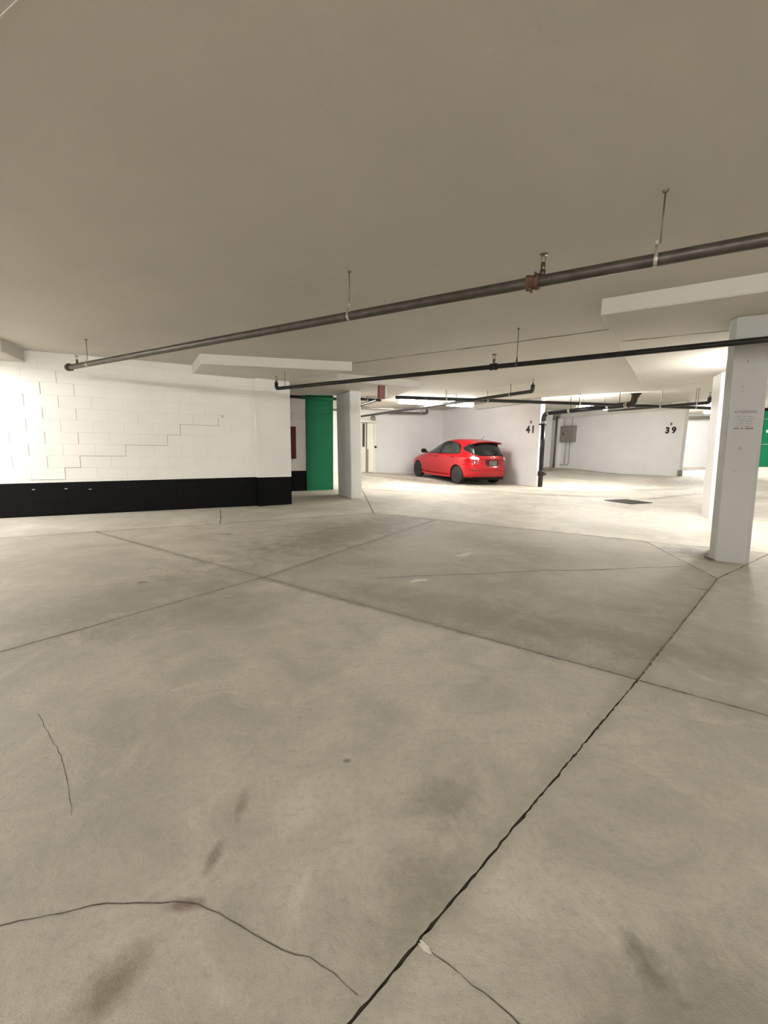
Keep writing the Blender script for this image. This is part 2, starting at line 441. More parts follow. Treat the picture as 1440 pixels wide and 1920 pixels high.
def inset(poly, d):
    n = len(poly); out = []
    ar = sum(poly[i][0] * poly[(i + 1) % n][1] - poly[(i + 1) % n][0] * poly[i][1] for i in range(n))
    sg = 1 if ar > 0 else -1
    for i in range(n):
        p0, p1, p2 = Vector(poly[i - 1]), Vector(poly[i]), Vector(poly[(i + 1) % n])
        e1, e2 = (p1 - p0).normalized(), (p2 - p1).normalized()
        n1, n2 = Vector((-e1.y, e1.x)) * sg, Vector((-e2.y, e2.x)) * sg
        k = (n1 + n2); k = k / max(0.25, k.dot(n1)) if k.length > 1e-6 else n1
        q = p1 + k * d
        out.append((q.x, q.y))
    return out

def roughen(poly, step=0.022, amp=0.0016, seed=0, lim=12):
    """densify the edges close to the camera and make them slightly ragged"""
    rnd = random.Random(seed); out = []
    n = len(poly)
    for i in range(n):
        a, b = Vector(poly[i]), Vector(poly[(i + 1) % n])
        ln = (b - a).length; k = max(1, min(380, int(ln / step)))
        nr = Vector((-(b - a).y, (b - a).x)).normalized()
        for j in range(k):
            q = a.lerp(b, j / k)
            if 0 < j < k: q = q + nr * rnd.gauss(0, amp)
            out.append((q.x, q.y))
    return out

pa, pb, pc = (-1.16, 3.75), (1.37, 2.09), (3.27, 3.96)
pd, pe, pf, pg, pk = (3.62, 5.68), (-4.06, 5.79), (-0.2, 7.93), (0.916, 7.27), (4.78, 5.06)
Alow = (-5.4, -2.0); Clow = (-2.88, -2.0); Bout = (6.0, -1.05)
SLABS = [[pe, (-9.3, 2.9), (-9.3, -2.0), Alow, pa], [pa, Alow, Clow, pb], [pb, Clow, (6.0, -2.0), Bout],
         [pe, pa, pg, pf], [pa, pb, pc, pd, pg], [pb, Bout, (9, 2.55), pk, pc], [pc, pk, pd]]
slab_objs = []
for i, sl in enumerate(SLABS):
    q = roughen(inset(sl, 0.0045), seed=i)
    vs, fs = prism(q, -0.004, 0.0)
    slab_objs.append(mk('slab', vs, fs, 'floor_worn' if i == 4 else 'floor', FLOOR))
vs, fs = prism([(-14, -9), (24, -9), (24, 3), (9, 3), (9, 2.54), (6.01, -1.06), (6.01, -2.01), (-9.31, -2.01), (-9.31, 2.88), (-14, 0.3)], -0.004, 0.0)
mk('slab', vs, fs, 'floor', FLOOR)

def field(x0, x1, y0, y1, st, cuts, name, mat):
    bm = bmesh.new()
    nx, ny = int((x1 - x0) / st) + 1, int((y1 - y0) / st) + 1
    g = [[bm.verts.new((x0 + (x1 - x0) * i / (nx - 1), y0 + (y1 - y0) * j / (ny - 1), 0)) for j in range(ny)] for i in range(nx)]
    for i in range(nx - 1):
        for j in range(ny - 1):
            bm.faces.new((g[i][j], g[i + 1][j], g[i + 1][j + 1], g[i][j + 1]))
    for (px, py), (dx, dy) in cuts:      # keep the left side of each directed line
        bmesh.ops.bisect_plane(bm, geom=list(bm.verts) + list(bm.edges) + list(bm.faces), plane_co=(px, py, 0), plane_no=(dy, -dx, 0), clear_outer=True)
    for v in bm.verts: v.co.z = zf(v.co.x, v.co.y)
    r = bmesh.ops.extrude_face_region(bm, geom=list(bm.faces))
    for v in r['geom']:
        if isinstance(v, bmesh.types.BMVert): v.co.z -= 0.12
    bmesh.ops.recalc_face_normals(bm, faces=bm.faces)
    me = bpy.data.meshes.new(name); bm.to_mesh(me); bm.free()
    me.materials.append(M[mat])
    me.polygons.foreach_set('use_smooth', [True] * len(me.polygons))
    o = bpy.data.objects.new(name, me); COL.objects.link(o); o.parent = FLOOR; o.location = Vector((0, 0, 0)) - ORG[FLOOR]
    ORG[o] = Vector((0, 0, 0))
    sharp(o, 40)
    return o
jd = (-0.10, 1.0)
D_dir = (0.861, -0.508)
g1 = 0.009
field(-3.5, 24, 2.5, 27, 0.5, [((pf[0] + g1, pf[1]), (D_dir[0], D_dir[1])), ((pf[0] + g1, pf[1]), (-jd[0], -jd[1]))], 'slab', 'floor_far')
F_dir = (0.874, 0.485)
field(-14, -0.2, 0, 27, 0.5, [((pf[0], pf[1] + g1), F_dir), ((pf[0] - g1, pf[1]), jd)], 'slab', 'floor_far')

for k, (path, wd, jit) in enumerate([
        ([(-0.97, 0.885), (-0.79, 0.93), (-0.68, 0.95), (-0.48, 0.952), (-0.38, 0.91), (-0.2, 0.832), (-0.13, 0.812), (-0.045, 0.76)], 0.0042, 0.003),
        ([(-1.55, 1.73), (-1.40, 1.61), (-1.25, 1.47), (-1.12, 1.33), (-1.01, 1.21)], 0.003, 0.003),
        ([(0.11, 0.86), (0.21, 0.79), (0.29, 0.74), (0.36, 0.68)], 0.004, 0.003),
        ([(-0.09, 3.8), (0.58, 3.96), (1.89, 4.21), (3.24, 4.4)], 0.018, 0.008),
        ([(-2.62, 6.60), (-3.18, 8.05)], 0.022, 0.004),
        ]):
    vs, fs = strip(path, wd, lambda x, y: zf(x, y) + 0.0012, jit, k)
    mk('crack', vs, fs, 'dirt', FLOOR)
for k, (p0, p1, wd) in enumerate([(pa, (-4.2, -0.4), 0.017), (pa, pg, 0.017), (pe, pb, 0.016), (pb, (4.6, -0.1), 0.016), (pf, pd, 0.04), (pd, pk, 0.02), ((-7, 4.17), pf, 0.022), (pc, pd, 0.018), (pc, pk, 0.016), (pb, pc, 0.016)]):
    vs, fs = strip([p0, p1], wd, 0.0009, wd * 0.12, 90 + k)
    mk('joint_dirt', vs, fs, 'joint_dirt', FLOOR)
for k, (x, y, rx, ry, an) in enumerate([(0.33, 3.77, 0.13, 0.045, 0.35), (0.93, 4.75, 0.2, 0.05, 0.85), (0.85, 4.62, 0.06, 0.03, 0.8), (0.115, 0.855, 0.02, 0.008, -0.8)]):
    rnd = random.Random(k + 50); q = []
    for i in range(18):
        a = 2 * math.pi * i / 18; s = rnd.uniform(0.5, 1.1)
        lx, ly = rx * math.cos(a) * s, ry * math.sin(a) * s
        q.append((x + lx * math.cos(an) - ly * math.sin(an), y + lx * math.sin(an) + ly * math.cos(an)))
    vs, fs = prism(q, -0.001, 0.0014)
    mk('paint_chip', vs, fs, 'chip', FLOOR)

# ------------------------------------------------------------------ ceiling
P_dir = Vector((0.853, -0.522))
def onstep(t): return (4.48 + P_dir.x * t, 13.09 + P_dir.y * t)
near = [(-14, -9.5), (24, -9.5), onstep(26), onstep(0), onstep(-10), (-14, onstep(-10)[1])]
near = [(-14, -9.5), (24, -9.5), (24, onstep(22.9)[1]), onstep(0), onstep(-12), (-14, onstep(-12)[1])]
vs, fs = prism(near, zc, lambda x, y: zc(x) + 0.5)
CEIL = tag(mk('ceiling', vs, fs, 'ceiling', org=(0, 0, 2.7)), kind='structure')
vs, fs = prism([onstep(-14), onstep(26), (26, 28), (-14, 28)], zfar, lambda x, y: zfar(x) + 0.3)
CEIL2 = tag(mk('ceiling', vs, fs, 'ceiling', org=(5, 18, 3.0)), kind='structure')

def droppanel(poly, depth=0.16, mat='drop'):
    vs, fs = prism(poly, lambda x, y: zc(x) - depth, lambda x, y: zc(x) + 0.03)
    return bevel(mk('drop_panel', vs, fs, mat, CEIL), 0.012, 1)
fd = Vector((0.571, 0.821))                      # direction of its long edge
c0 = Vector((2.25, 4.68)); c1 = c0 + fd * 6.05
droppanel([tuple(c0), tuple(c0 + Vector((0.86, -0.51)) * 6.5), tuple(c1 + Vector((0.80, -0.60)) * 6.5), tuple(c1)], 0.16, 'ceiling')
droppanel([(-3.10, 7.25), (-0.61, 7.89), (-1.49, 8.38), (-2.35, 9.1), (-3.75, 8.35)])
droppanel([(-5.52, 6.27), (-5.82, 7.03), (-9.8, 4.85), (-9.5, 4.1)], 0.19, 'ceiling')
droppanel([(-1.58, 8.68), (0.80, 9.93), (0.21, 11.5), (-2.6, 11.2), (-2.3, 8.9)])

def ceil_line(a, b, wd, zo, seed):
    vs, fs = strip([a, b], wd, lambda x, y: zc(x) - 0.002 - zo, wd * 0.15, seed)
    mk('joint', vs, fs, 'seam', CEIL)
ceil_line((-0.63, 8.0), (2.95, 5.77), 0.05, 0.0, 1)
ceil_line((3.07, 5.75), (4.1, 5.23), 0.045, 0.16, 2)
vs, fs = tube([(-1.62, 1.88, zc(-1.6) + 0.004), (-1.1, 1.62, zc(-1.1) + 0.004)], 0.007, 6)
mk('ridge', vs, fs, 'ceiling', CEIL)

# ------------------------------------------------------------------ left block wall
A0 = Vector((-2.64, 8.74, 0)); WD = Vector((0.877, 0.48, 0)).normalized(); WN = Vector((WD.y, -WD.x, 0))   # WN faces the camera side
def walled(p, q, th, z0, z1, name, mat, nrm):
    p, q = Vector((*p[:2], 0)), Vector((*q[:2], 0)); n = Vector((*nrm[:2], 0)).normalized() * th
    poly = [(p.x, p.y), (q.x, q.y), ((q - n).x, (q - n).y), ((p - n).x, (p - n).y)]
    vs, fs = prism(poly, z0, z1)
    return tag(mk(name, vs, fs, mat, org=((p.x + q.x) / 2, (p.y + q.y) / 2, z0 if not callable(z0) else 0)), kind='structure')

WL = walled(A0 - WD * 13, A0 + WD * 0.5, 0.25, -0.03, zc, 'wall_left', 'mortar', WN)

def block_mesh(w, h, t, mat):
    vs, fs = obox((0, 0, 0), (1, 0, 0), (0, 1, 0), (0, 0, 1), w, t, h)
    me = bpy.data.meshes.new('block'); me.from_pydata(vs, [], fs)
    bm = bmesh.new(); bm.from_mesh(me)
    bmesh.ops.recalc_face_normals(bm, faces=bm.faces)
    top = [e for e in bm.edges if all(v.co.y < 0 for v in e.verts)]
    bmesh.ops.bevel(bm, geom=top, offset=0.0025, segments=1, affect='EDGES')
    bm.to_mesh(me); bm.free()
    me.materials.append(M[mat]); return me

def blocks(parent, end, wdir, nrm, length, z0, courses, ch, bw, mat, shift=0.0, zmax=None):
    """running bond of painted blocks on a wall face, laid back from its right-hand end"""
    rot = math.atan2(wdir.y, wdir.x); cache = {}
    for c in range(courses):
        s = -((bw / 2) if c % 2 else 0.0) - shift
        zb = z0 + c * ch
        while s < length:
            a, b = max(s, 0.0), min(s + bw, length); s += bw
            if b - a < 0.05: continue
            wdt = round(b - a - 0.0032, 4); h = ch - 0.0032
            if zmax is not None:
                zt = zmax(*( (end - wdir * (a + b) / 2)[:2] ))
                if zb > zt - 0.02: continue
                h = min(h, zt - zb - 0.004)
            key = (wdt, round(h, 3))
            if key not in cache: cache[key] = block_mesh(wdt, h, 0.03, mat)
            o = bpy.data.objects.new('block', cache[key]); COL.objects.link(o); o.parent = parent
            ctr = end - wdir * ((a + b) / 2) + nrm * (-0.0115 + random.uniform(0, 0.0016)) + Vector((0, 0, zb + ch / 2 if h > ch * 0.9 else zb + h / 2))
            o.location = ctr - ORG[parent]; o.rotation_euler = (0, 0, rot); ORG[o] = ctr
blocks(WL, A0, WD, WN, 5.6, 0.018, 14, 0.2005, 0.455, 'block', 0.18, zc)

def on_wl(s, z, off=0.006): return A0 - WD * s + Vector((0, 0, z)) + WN * off
# stepped settlement crack in the joints
def wallcrack(pts, wd=0.006):
    parts = []
    for (s0, z0), (s1, z1) in zip(pts[:-1], pts[1:]):
        a, b = on_wl(s0, z0), on_wl(s1, z1)
        d = (b - a); ln = d.length; d.normalize()
        side = Vector((0, 0, 1)) if abs(d.z) < 0.5 else WD
        parts.append(obox((a + b) / 2, d, side, WN, ln + wd, wd, 0.004))
    vs, fs = join(parts); mk('crack', vs, fs, 'crackline', WL)
Z = lambda k: 0.018 + 0.2005 * k
wallcrack([(3.70, Z(3)), (3.2325, Z(3)), (3.2325, Z(4)), (3.005, Z(4)), (3.005, Z(5)), (2.3225, Z(5)), (2.3225, Z(6)), (1.64, Z(6)), (1.64, Z(7)), (1.4125, Z(7)), (1.4125, Z(8)), (0.73, Z(8)), (0.73, Z(9) - 0.06)], 0.005)
for s_, k in [(3.6875, 5), (4.1425, 5), (3.46, 4), (3.915, 4), (3.46, 6), (3.005, 6), (3.915, 6), (3.6875, 7), (3.46, 8), (3.005, 8), (3.2325, 9), (3.2325, 11), (3.005, 10), (3.46, 10), (3.6875, 9)]:
    vs, fs = obox(on_wl(s_, Z(k) + 0.1), WD, Vector((0, 0, 1)), WN, 0.004, 0.19, 0.004)
    mk('joint_crack', vs, fs, 'joint_line', WL)
for s, z in [(3.68, 0.46), (3.24, 0.46), (2.9, 0.44)]:
    vs, fs = obox(on_wl(s, z, 0.008), WD, Vector((0, 0, 1)), WN, 0.04, 0.012, 0.004)
    mk('paint_chip', vs, fs, 'chip', WL)
vs, fs = tube([on_wl(0.66, 1.82, 0.0), on_wl(0.66, 1.82, 0.05), on_wl(0.66, 1.78, 0.07)], 0.006, 6)
mk('hook', vs, fs, 'knob', WL)

# pillar at the end of the block wall
pp = [(-2.60, 8.62), (-2.01, 9.055), (-2.14, 9.33), (-2.78, 8.90)]
vs, fs = prism(pp, -0.03, zdp)
M['pillar'] = painted('pillar_paint', (0.84, 0.825, 0.79), band=(0.60, 0.0), scuff=0.1)
PIL = bevel(mk('pillar', vs, fs, 'pillar', org=(-2.3, 9.0, 0)), 0.012, 2)
tag(PIL, 'white pillar with black painted base ending the block wall', 'pillar')

# ------------------------------------------------------------------ recess wall and green wall
GD = Vector((0.848, 0.53, 0)); GN = Vector((0.53, -0.848, 0))
g0 = Vector((-2.25, 12.07, 0))
W2 = walled(g0 - GD * 4.2, g0 + GD * 0.05, 0.2, -0.03, zc, 'wall_recess', 'recess', GN)
blocks(W2, g0 - GD * 0.0, GD, GN, 0.8, 0.0, 14, 0.2, 0.4, 'recess', 0.0, zc)
g1v = g0 + GD * 0.835
WG = walled(g0 + GN * 0.03, g1v + GN * 0.03, 0.25, -0.03, lambda x, y: zc(x) - 0.02, 'wall_green', 'green', GN)
blocks(WG, g1v + GN * 0.03, GD, GN, 0.835, 0.0, 14, 0.2, 0.4, 'green', 0.05, lambda x, y: zc(x) - 0.02)
vs, fs = prism([(-5.8, 9.9), (-5.6, 10.0), (-4.6, 8.15), (-4.8, 8.1)], -0.03, zc)
tag(mk('wall_side', vs, fs, 'white'), kind='structure')

# red hose cabinet on the recess wall
c = g0 - GD * 0.50 + GN * 0.09
hc = empty('hose_cabinet', (c.x, c.y, 0.92))
up = Vector((0, 0, 1))
vs, fs = obox(c + up * 1.36, GD, GN, up, 0.30, 0.16, 0.88); bevel(mk('cabinet_body', vs, fs, 'red_box', hc), 0.008)
vs, fs = obox(c + up * 1.36 + GN * 0.085, GD, GN, up, 0.27, 0.012, 0.84); bevel(mk('cabinet_door', vs, fs, 'red_box', hc), 0.004)
vs, fs = obox(c + up * 1.36 + GN * 0.10 - GD * 0.1, GD, GN, up, 0.02, 0.02, 0.09); mk('handle', vs, fs, 'zinc', hc)
tag(hc, 'dark red hose cabinet half hidden behind the white pillar', 'cabinet')

# ------------------------------------------------------------------ columns
def column(poly, top, name, mat='column', bev=0.02, seg=1):
    vs, fs = prism(poly, -0.03, top, lean=True)
    cx = sum(p[0] for p in poly) / len(poly); cy = sum(p[1] for p in poly) / len(poly)
    return bevel(mk(name, vs, fs, mat, org=(cx, cy, 0)), bev, seg)
a = Vector((-0.81, 10.30)); dl = Vector((-0.42, 0.907)); dr = Vector((0.907, 0.42))
cc = column([tuple(a), tuple(a + dr * 0.285), tuple(a + dr * 0.285 + dl * 1.02), tuple(a + dl * 1.02)], zdp, 'column', 'white')
tag(cc, 'white blade column between the green wall and the red car', 'column')

b0 = Vector((3.752, 4.685)); bx = Vector((0.905, -0.425)); by = Vector((0.571, 0.821))
c1root = empty('column', (3.95, 4.9, 0))
ch = 0.10
w1, d1 = 0.325, 0.70
poly = [tuple(b0 + by * (ch + 0.02)), tuple(b0 + bx * 0.045), tuple(b0 + bx * w1), tuple(b0 + bx * (w1 + 0.03) + by * 0.03), tuple(b0 + bx * (w1 + 0.03) + by * d1), tuple(b0 + bx * 0.035 + by * d1), tuple(b0 + bx * 0.0 + by * (ch + 0.10))]
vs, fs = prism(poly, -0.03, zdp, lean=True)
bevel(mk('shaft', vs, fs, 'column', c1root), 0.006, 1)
# spalled lower corner, small dents
vs, fs = prism([tuple(b0 + by * 0.15 - bx * 0.05), tuple(b0 - bx * 0.01 - by * 0.015), tuple(b0 + bx * 0.05 - by * 0.012), tuple(b0 + bx * 0.05 + by * 0.1)], -0.01, 0.012)
mk('mortar_spill', vs, fs, 'dirt', c1root)
for (s, z, r) in [(0.17, 2.19, 0.012), (0.145, 1.93, 0.008), (0.148, 1.88, 0.008), (0.17, 1.27, 0.018), (0.14, 1.02, 0.008)]:
    p = b0 + bx * s
    px, py = p.x + LEAN[0] * z, p.y + LEAN[1] * z
    vs, fs = lathe((px, py, z), (-by.x, -by.y, 0), [(-0.004, r), (0.002, r * 0.8), (0.002, 0)], 8)
    mk('anchor_hole', vs, fs, 'panel_grey', c1root)
tag(c1root, 'nearest white column carrying the attention notice, floor to drop panel', 'column')

col2 = column([(6.15, 7.84), (6.58, 7.60), (6.85, 8.15), (6.37, 8.32)], zdp, 'column', 'white', bev=0.01)
tag(col2, 'brightly lit white column just behind the nearest column', 'column')

# notice on the near column
nz = 1.555
npz = b0 + bx * 0.185
no = Vector((npz.x + LEAN[0] * nz, npz.y + LEAN[1] * nz, nz)); nfront = Vector((-by.x, -by.y, 0)); nx = Vector((bx.x, bx.y, 0))
nup = Vector((LEAN[0], LEAN[1], 1)).normalized()
nfront = nx.cross(nup).normalized()
sg = empty('notice_sign', no - up * 0.165)
M['sign2'] = M['column']
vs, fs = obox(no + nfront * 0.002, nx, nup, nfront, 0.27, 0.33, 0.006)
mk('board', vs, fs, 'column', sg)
def text(body, size, ctr, ax, ay, nrm, mat, name, parent, depth=0.002, bold=0.0, sx=1.0, spacing=1.0):
    cu = bpy.data.curves.new('t', 'FONT'); cu.body = body; cu.size = size; cu.align_x = 'CENTER'; cu.align_y = 'CENTER'
    cu.extrude = depth; cu.offset = bold; cu.space_character = spacing; cu.resolution_u = 3
    t = bpy.data.objects.new('t', cu); COL.objects.link(t)
    dg = bpy.context.evaluated_depsgraph_get(); me = bpy.data.meshes.new_from_object(t.evaluated_get(dg))
    vs = [Vector(ctr) + Vector(ax) * v.co.x * sx + Vector(ay) * v.co.y + Vector(nrm) * v.co.z for v in me.vertices]
    fs = [tuple(p.vertices) for p in me.polygons]
    bpy.data.objects.remove(t); bpy.data.curves.remove(cu)
    return mk(name, vs, fs, mat, parent)
text('ATTENTION', 0.036, no + nup * 0.105 + nfront * 0.005 + nx * 0.005, nx, nup, nfront, 'ink_grey', 'lettering', sg, 0.001, 0.0006, 0.95)
rows = [(0.055, [0.05, 0.018, 0.05]), (0.030, [0.018, 0.085, 0.06]), (0.005, [0.015, 0.045, 0.055]), (-0.020, [0.015, 0.04, 0.055]), (-0.045, [0.06, 0.075]), (-0.070, [0.045, 0.025, 0.07])]
for zz, words in rows:
    tot = sum(words) + 0.014 * (len(words) - 1); s = -tot / 2; parts = []
    for wd in words:
        parts.append(obox(no + nx * (s + wd / 2) + nup * zz + nfront * 0.0055, nx, nup, nfront, wd, 0.011 if zz > -0.06 else 0.015, 0.001)); s += wd + 0.014
    vs, fs = join(parts); mk('small_print', vs, fs, 'ink_grey' if zz < -0.06 else 'ink_faded', sg)
tag(sg, 'faded white attention notice fixed to the nearest column', 'sign')

# ------------------------------------------------------------------ far walls
HD = Vector((-0.438, 0.899, 0)); HN = Vector((-0.899, -0.438, 0))      # along the bays / facing the lens
E41 = Vector((5.34, 14.77, 0)); K41 = Vector((2.69, 20.2, 0))
W41 = walled(E41, K41, 0.2, -0.05, 3.12, 'wall_41', 'cool', HN)
bk = Vector((2.69, 20.2, 0)); BD = Vector((0.899, 0.438, 0))
bd_l = bk - BD * 3.50
WB = walled(bd_l, bk + BD * 7.15, 0.2, -0.05, 3.4, 'wall_back', 'cool', -HD)
E39 = Vector((11.75, 16.8, 0)); K39 = E39 + HD * 6.1
W39 = walled(E39, K39, 0.22, -0.05, lambda x, y: 2.96 if True else 0, 'wall_39', 'cool', HN)
# bulkhead beams above the two bay walls
def beam(p, q, side, wd, z0, z1, name='bulkhead'):
    p, q, s = Vector((*p, 0)), Vector((*q, 0)), Vector((side.x, side.y, 0)) * wd
    vs, fs = prism([tuple(p[:2]), tuple(q[:2]), tuple((q + s)[:2]), tuple((p + s)[:2])], z0, z1)
    return mk(name, vs, fs, 'drop', CEIL2)
beam((5.05, 15.36), (3.86, 17.8), HN, 0.22, 2.90, zfar)
beam(tuple((E39 + HD * 0.0)[:2]), tuple(K39[:2]), -HN, 0.3, 2.95, zfar)
# chipped foot at the end of wall 39
vs, fs = obox(E39 + Vector((0.02, 0.0, 0.42)) - HD * 0.02, HD, HN, up, 0.06, 0.26, 0.3)
mk('corner_guard', vs, fs, 'panel_grey', W39)

# bay numbers and the little tags above them
def number(txt, ctr, tagc, tz, name, lab):
    r = empty(name, (ctr[0], ctr[1], ctr[2] - 0.13))
    text(txt[0], 0.34, Vector(ctr) + HN * 0.006 + HD * (0.12 if txt == '41' else 0.125), -HD, up, HN, 'ink', 'digit', r, 0.003, 0.016)
    text(txt[1], 0.34, Vector(ctr) + HN * 0.006 - HD * (0.12 if txt == '41' else 0.125), -HD, up, HN, 'ink', 'digit', r, 0.003, 0.016)
    tag(r, lab, 'number')
    vs, fs = obox(Vector(tagc) + HN * 0.012, HD, HN, up, 0.07, 0.02, 0.10)
    t = bevel(mk('reflector_tag', vs, fs, 'maroon'), 0.004)
    tag(t, 'small maroon reflector tag on the wall above the number ' + ('41 near the car' if txt == '41' else '39 in the far bay'), 'tag')
number('41', tuple(E41 + HD * 0.41 + up * 1.98), tuple(E41 + HD * 0.41 + up * 2.25), 0, 'painted_number', 'black stencilled number 41 on the white wall beside the red car')
number('39', tuple(E39 + HD * 0.489 + up * 2.14), tuple(E39 + HD * 0.489 + up * 2.40), 0, 'painted_number', 'black stencilled number 39 on the far white bay wall')

# cream door at the left end of the back wall
def bp(s, z, off=0.0): return bk - BD * s + up * z - HD * off
zb = 0.2
D1 = tag(empty('door_1', bp(4.1, zb)), kind='structure')
WB2 = walled(bk - BD * 4.35, bk - BD * 12, 0.2, -0.05, 3.4, 'wall_back_left', 'white', -HD)
def part(p, ax, ay, az, sx, sy, sz, name, mat, par, bv=0.004):
    vs, fs = obox(p, ax, ay, az, sx, sy, sz)
    o = mk(name, vs, fs, mat, par)
    return bevel(o, bv) if bv else o
part(bp(3.93, zb + 2.65, -0.1), BD, -HD, up, 0.86, 0.2, 0.95, 'transom', 'white', D1)
part(bp(3.53, zb + 1.15, 0.02), BD, -HD, up, 0.10, 0.16, 2.3, 'door_frame', 'door_cream', D1)
part(bp(4.36, zb + 1.15, 0.02), BD, -HD, up, 0.10, 0.16, 2.3, 'door_frame', 'door_cream', D1)
part(bp(3.95, zb + 2.22, 0.02), BD, -HD, up, 0.9, 0.16, 0.12, 'door_frame', 'door_cream', D1)
part(bp(3.72, zb + 1.08, 0.0), BD, -HD, up, 0.30, 0.05, 2.12, 'door_leaf', 'door_cream', D1)
part(bp(3.89, zb + 1.08, -0.02), BD, -HD, up, 0.06, 0.08, 2.12, 'door_edge', 'brown', D1)
part(bp(4.12, zb + 1.08, -0.03), BD, -HD, up, 0.40, 0.05, 2.12, 'door_leaf', 'door_cream', D1)
part(bp(4.03, zb + 1.62, 0.0), BD, -HD, up, 0.10, 0.02, 1.0, 'window_pane', 'dark_glass', D1, 0)
part(bp(3.86, zb + 0.52, 0.03), BD, -HD, up, 0.10, 0.02, 1.0, 'kick_strip', 'panel_grey', D1, 0)
vs, fs = lathe(bp(3.53, 1.32, 0.1), -HD, [(0, 0.03), (0.03, 0.02), (0.05, 0.05), (0.09, 0.05), (0.1, 0)], 10)
mk('door_knob', vs, fs, 'knob', D1, True)
vs, fs = lathe(bp(3.62, 2.55, 0.06), -HD, [(0, 0.10), (0.05, 0.11), (0.09, 0.07), (0.1, 0)], 12)
el = mk('wall_sconce', vs, fs, 'panel_grey', None, True)
tag(el, 'small round grey fitting above the cream door', 'fitting')

# far right: bright wall and green garage door
WF = walled((13.5, 24.2), (20.6, 23.0), 0.2, -0.05, 3.6, 'wall_far', 'cool', (-0.17, -1, 0))
vs, fs = prism([(13.5, 23.95), (20.6, 22.75), (20.6, 23.0), (13.5, 24.2)], 0.0, lambda x, y: zf(x, y - 0.1) + 0.10)
mk('kerb', vs, fs, 'floor_far', WF)
gx = Vector((0.985, -0.17, 0)); gn = Vector((-0.17, -0.985, 0))
gp = Vector((17.62, 20.05, 0.62))
GDoor = tag(empty('door_2', gp + gx * 1.8), kind='structure')
for k, (z0, z1) in enumerate([(0.0, 1.08), (1.11, 2.25), (2.28, 2.62)]):
    part(gp + gx * 1.85 + up * ((z0 + z1) / 2), gx, gn, up, 3.7, 0.06, z1 - z0, 'door_panel', 'green_door', GDoor, 0.006)
part(gp + gx * 1.85 + up * 1.095 - gn * 0.0, gx, gn, up, 3.7, 0.03, 0.035, 'weather_strip', 'door_cream', GDoor, 0)
part(gp + gx * 1.85 + up * 2.70, gx, gn, up, 3.9, 0.25, 0.14, 'header', 'car_dark', GDoor)
part(gp + gx * 0.36 + up * 1.70 + gn * 0.04, gx, gn, up, 0.26, 0.02, 0.13, 'door_label', 'sign', GDoor, 0)
part(gp - gx * 0.35 + up * 1.2, gx, gn, up, 0.6, 0.2, 3.4, 'jamb', 'white', GDoor, 0)
walled((17.2, 20.3), (24, 19.1), 0.1, 3.2, 4.2, 'wall_header', 'white', (-0.17, -1, 0))

# enclosure outside the frame, so that the light is that of a closed garage
walled((24, -9.3), (24, 27), 0.2, -0.2, 4.5, 'wall_right', 'white', (-1, 0, 0))
walled((24, -9), (-14, -9), 0.2, -0.2, 4.0, 'wall_rear', 'white', (0, 1, 0))
walled((-14, -9.3), (-14, 28), 0.2, -0.2, 4.0, 'wall_west', 'white', (1, 0, 0))
walled((-14, 27.5), (24, 27.5), 0.2, -0.2, 4.5, 'wall_north', 'white', (0, -1, 0))

# ------------------------------------------------------------------ sprinkler pipes
def head(p, parent, s=1.0, name='sprinkler_head'):
    """upright sprinkler: nipple, two frame arms, deflector disc"""
    p = Vector(p)
    parts = [lathe(p, up, [(0, 0.014 * s), (0.045 * s, 0.014 * s), (0.045 * s, 0.010 * s), (0.052 * s, 0.010 * s)], 8)]
    for sg_ in (-1, 1):
        parts.append(tube([p + Vector((0.009 * s * sg_, 0, 0.05 * s)), p + Vector((0.013 * s * sg_, 0, 0.07 * s)), p + Vector((0.006 * s * sg_, 0, 0.092 * s))], 0.0025 * s, 5))
    parts.append(lathe(p + up * 0.092 * s, up, [(0, 0.006 * s), (0.003 * s, 0.026 * s), (0.007 * s, 0.024 * s), (0.010 * s, 0.004 * s)], 14))
    vs, fs = join(parts); return mk(name, vs, fs, 'brass', parent, True)

def hanger(top, at, r, parent, mat='zinc', rod=0.005, strap=0.02):
    """threaded rod, loop strap round the pipe"""
    top, at = Vector(top), Vector(at)
    d = parent['_d']; d = Vector(d)
    vs, fs = tube([top, Vector((top.x, top.y, at.z + r * 2.6))], rod, 6); ro = mk('hanger_rod', vs, fs, 'rod', parent, True)
    vs, fs = lathe(top - up * 0.012, up, [(0, 0.016), (0.012, 0.02)], 8); mk('ceiling_anchor', vs, fs, 'rod', ro, False)
    _, s, u = frame_of(d)
    V, F = [], []; n = 18
    path = []
    for k in range(n + 1):
        a = math.radians(60) - (math.radians(300)) * k / n
        a = math.radians(90) + math.radians(35) + math.radians(290) * k / n
        path.append(at + (s * math.cos(a) + u * math.sin(a)) * (r + 0.002))
    apex = at + up * (r * 2.6)
    path = [apex] + path + [apex]
    for i, p in enumerate(path):
        V += [p - d * strap / 2, p + d * strap / 2]
    for i in range(len(path) - 1): F.append((2 * i, 2 * i + 1, 2 * i + 3, 2 * i + 2))
    o = mk('hanger_strap', V, F, mat, parent, False)
    md = o.modifiers.new('thick', 'SOLIDIFY'); md.thickness = 0.003
    vs, fs = lathe(apex - up * 0.012, up, [(0, 0.009), (0.022, 0.009)], 6); mk('hanger_nut', vs, fs, mat, parent)

def pipe_thing(name, a, b, r, mat, label, n=16):
    a, b = Vector(a), Vector(b)
    e = empty(name, (a + b) / 2)
    e['_d'] = tuple((b - a).normalized())
    vs, fs = tube([a, b], r, n); mk('pipe', vs, fs, mat, e, True)
    sharp(e.children[0], 40) if e.children else None
    tag(e, label, 'pipe')
    return e

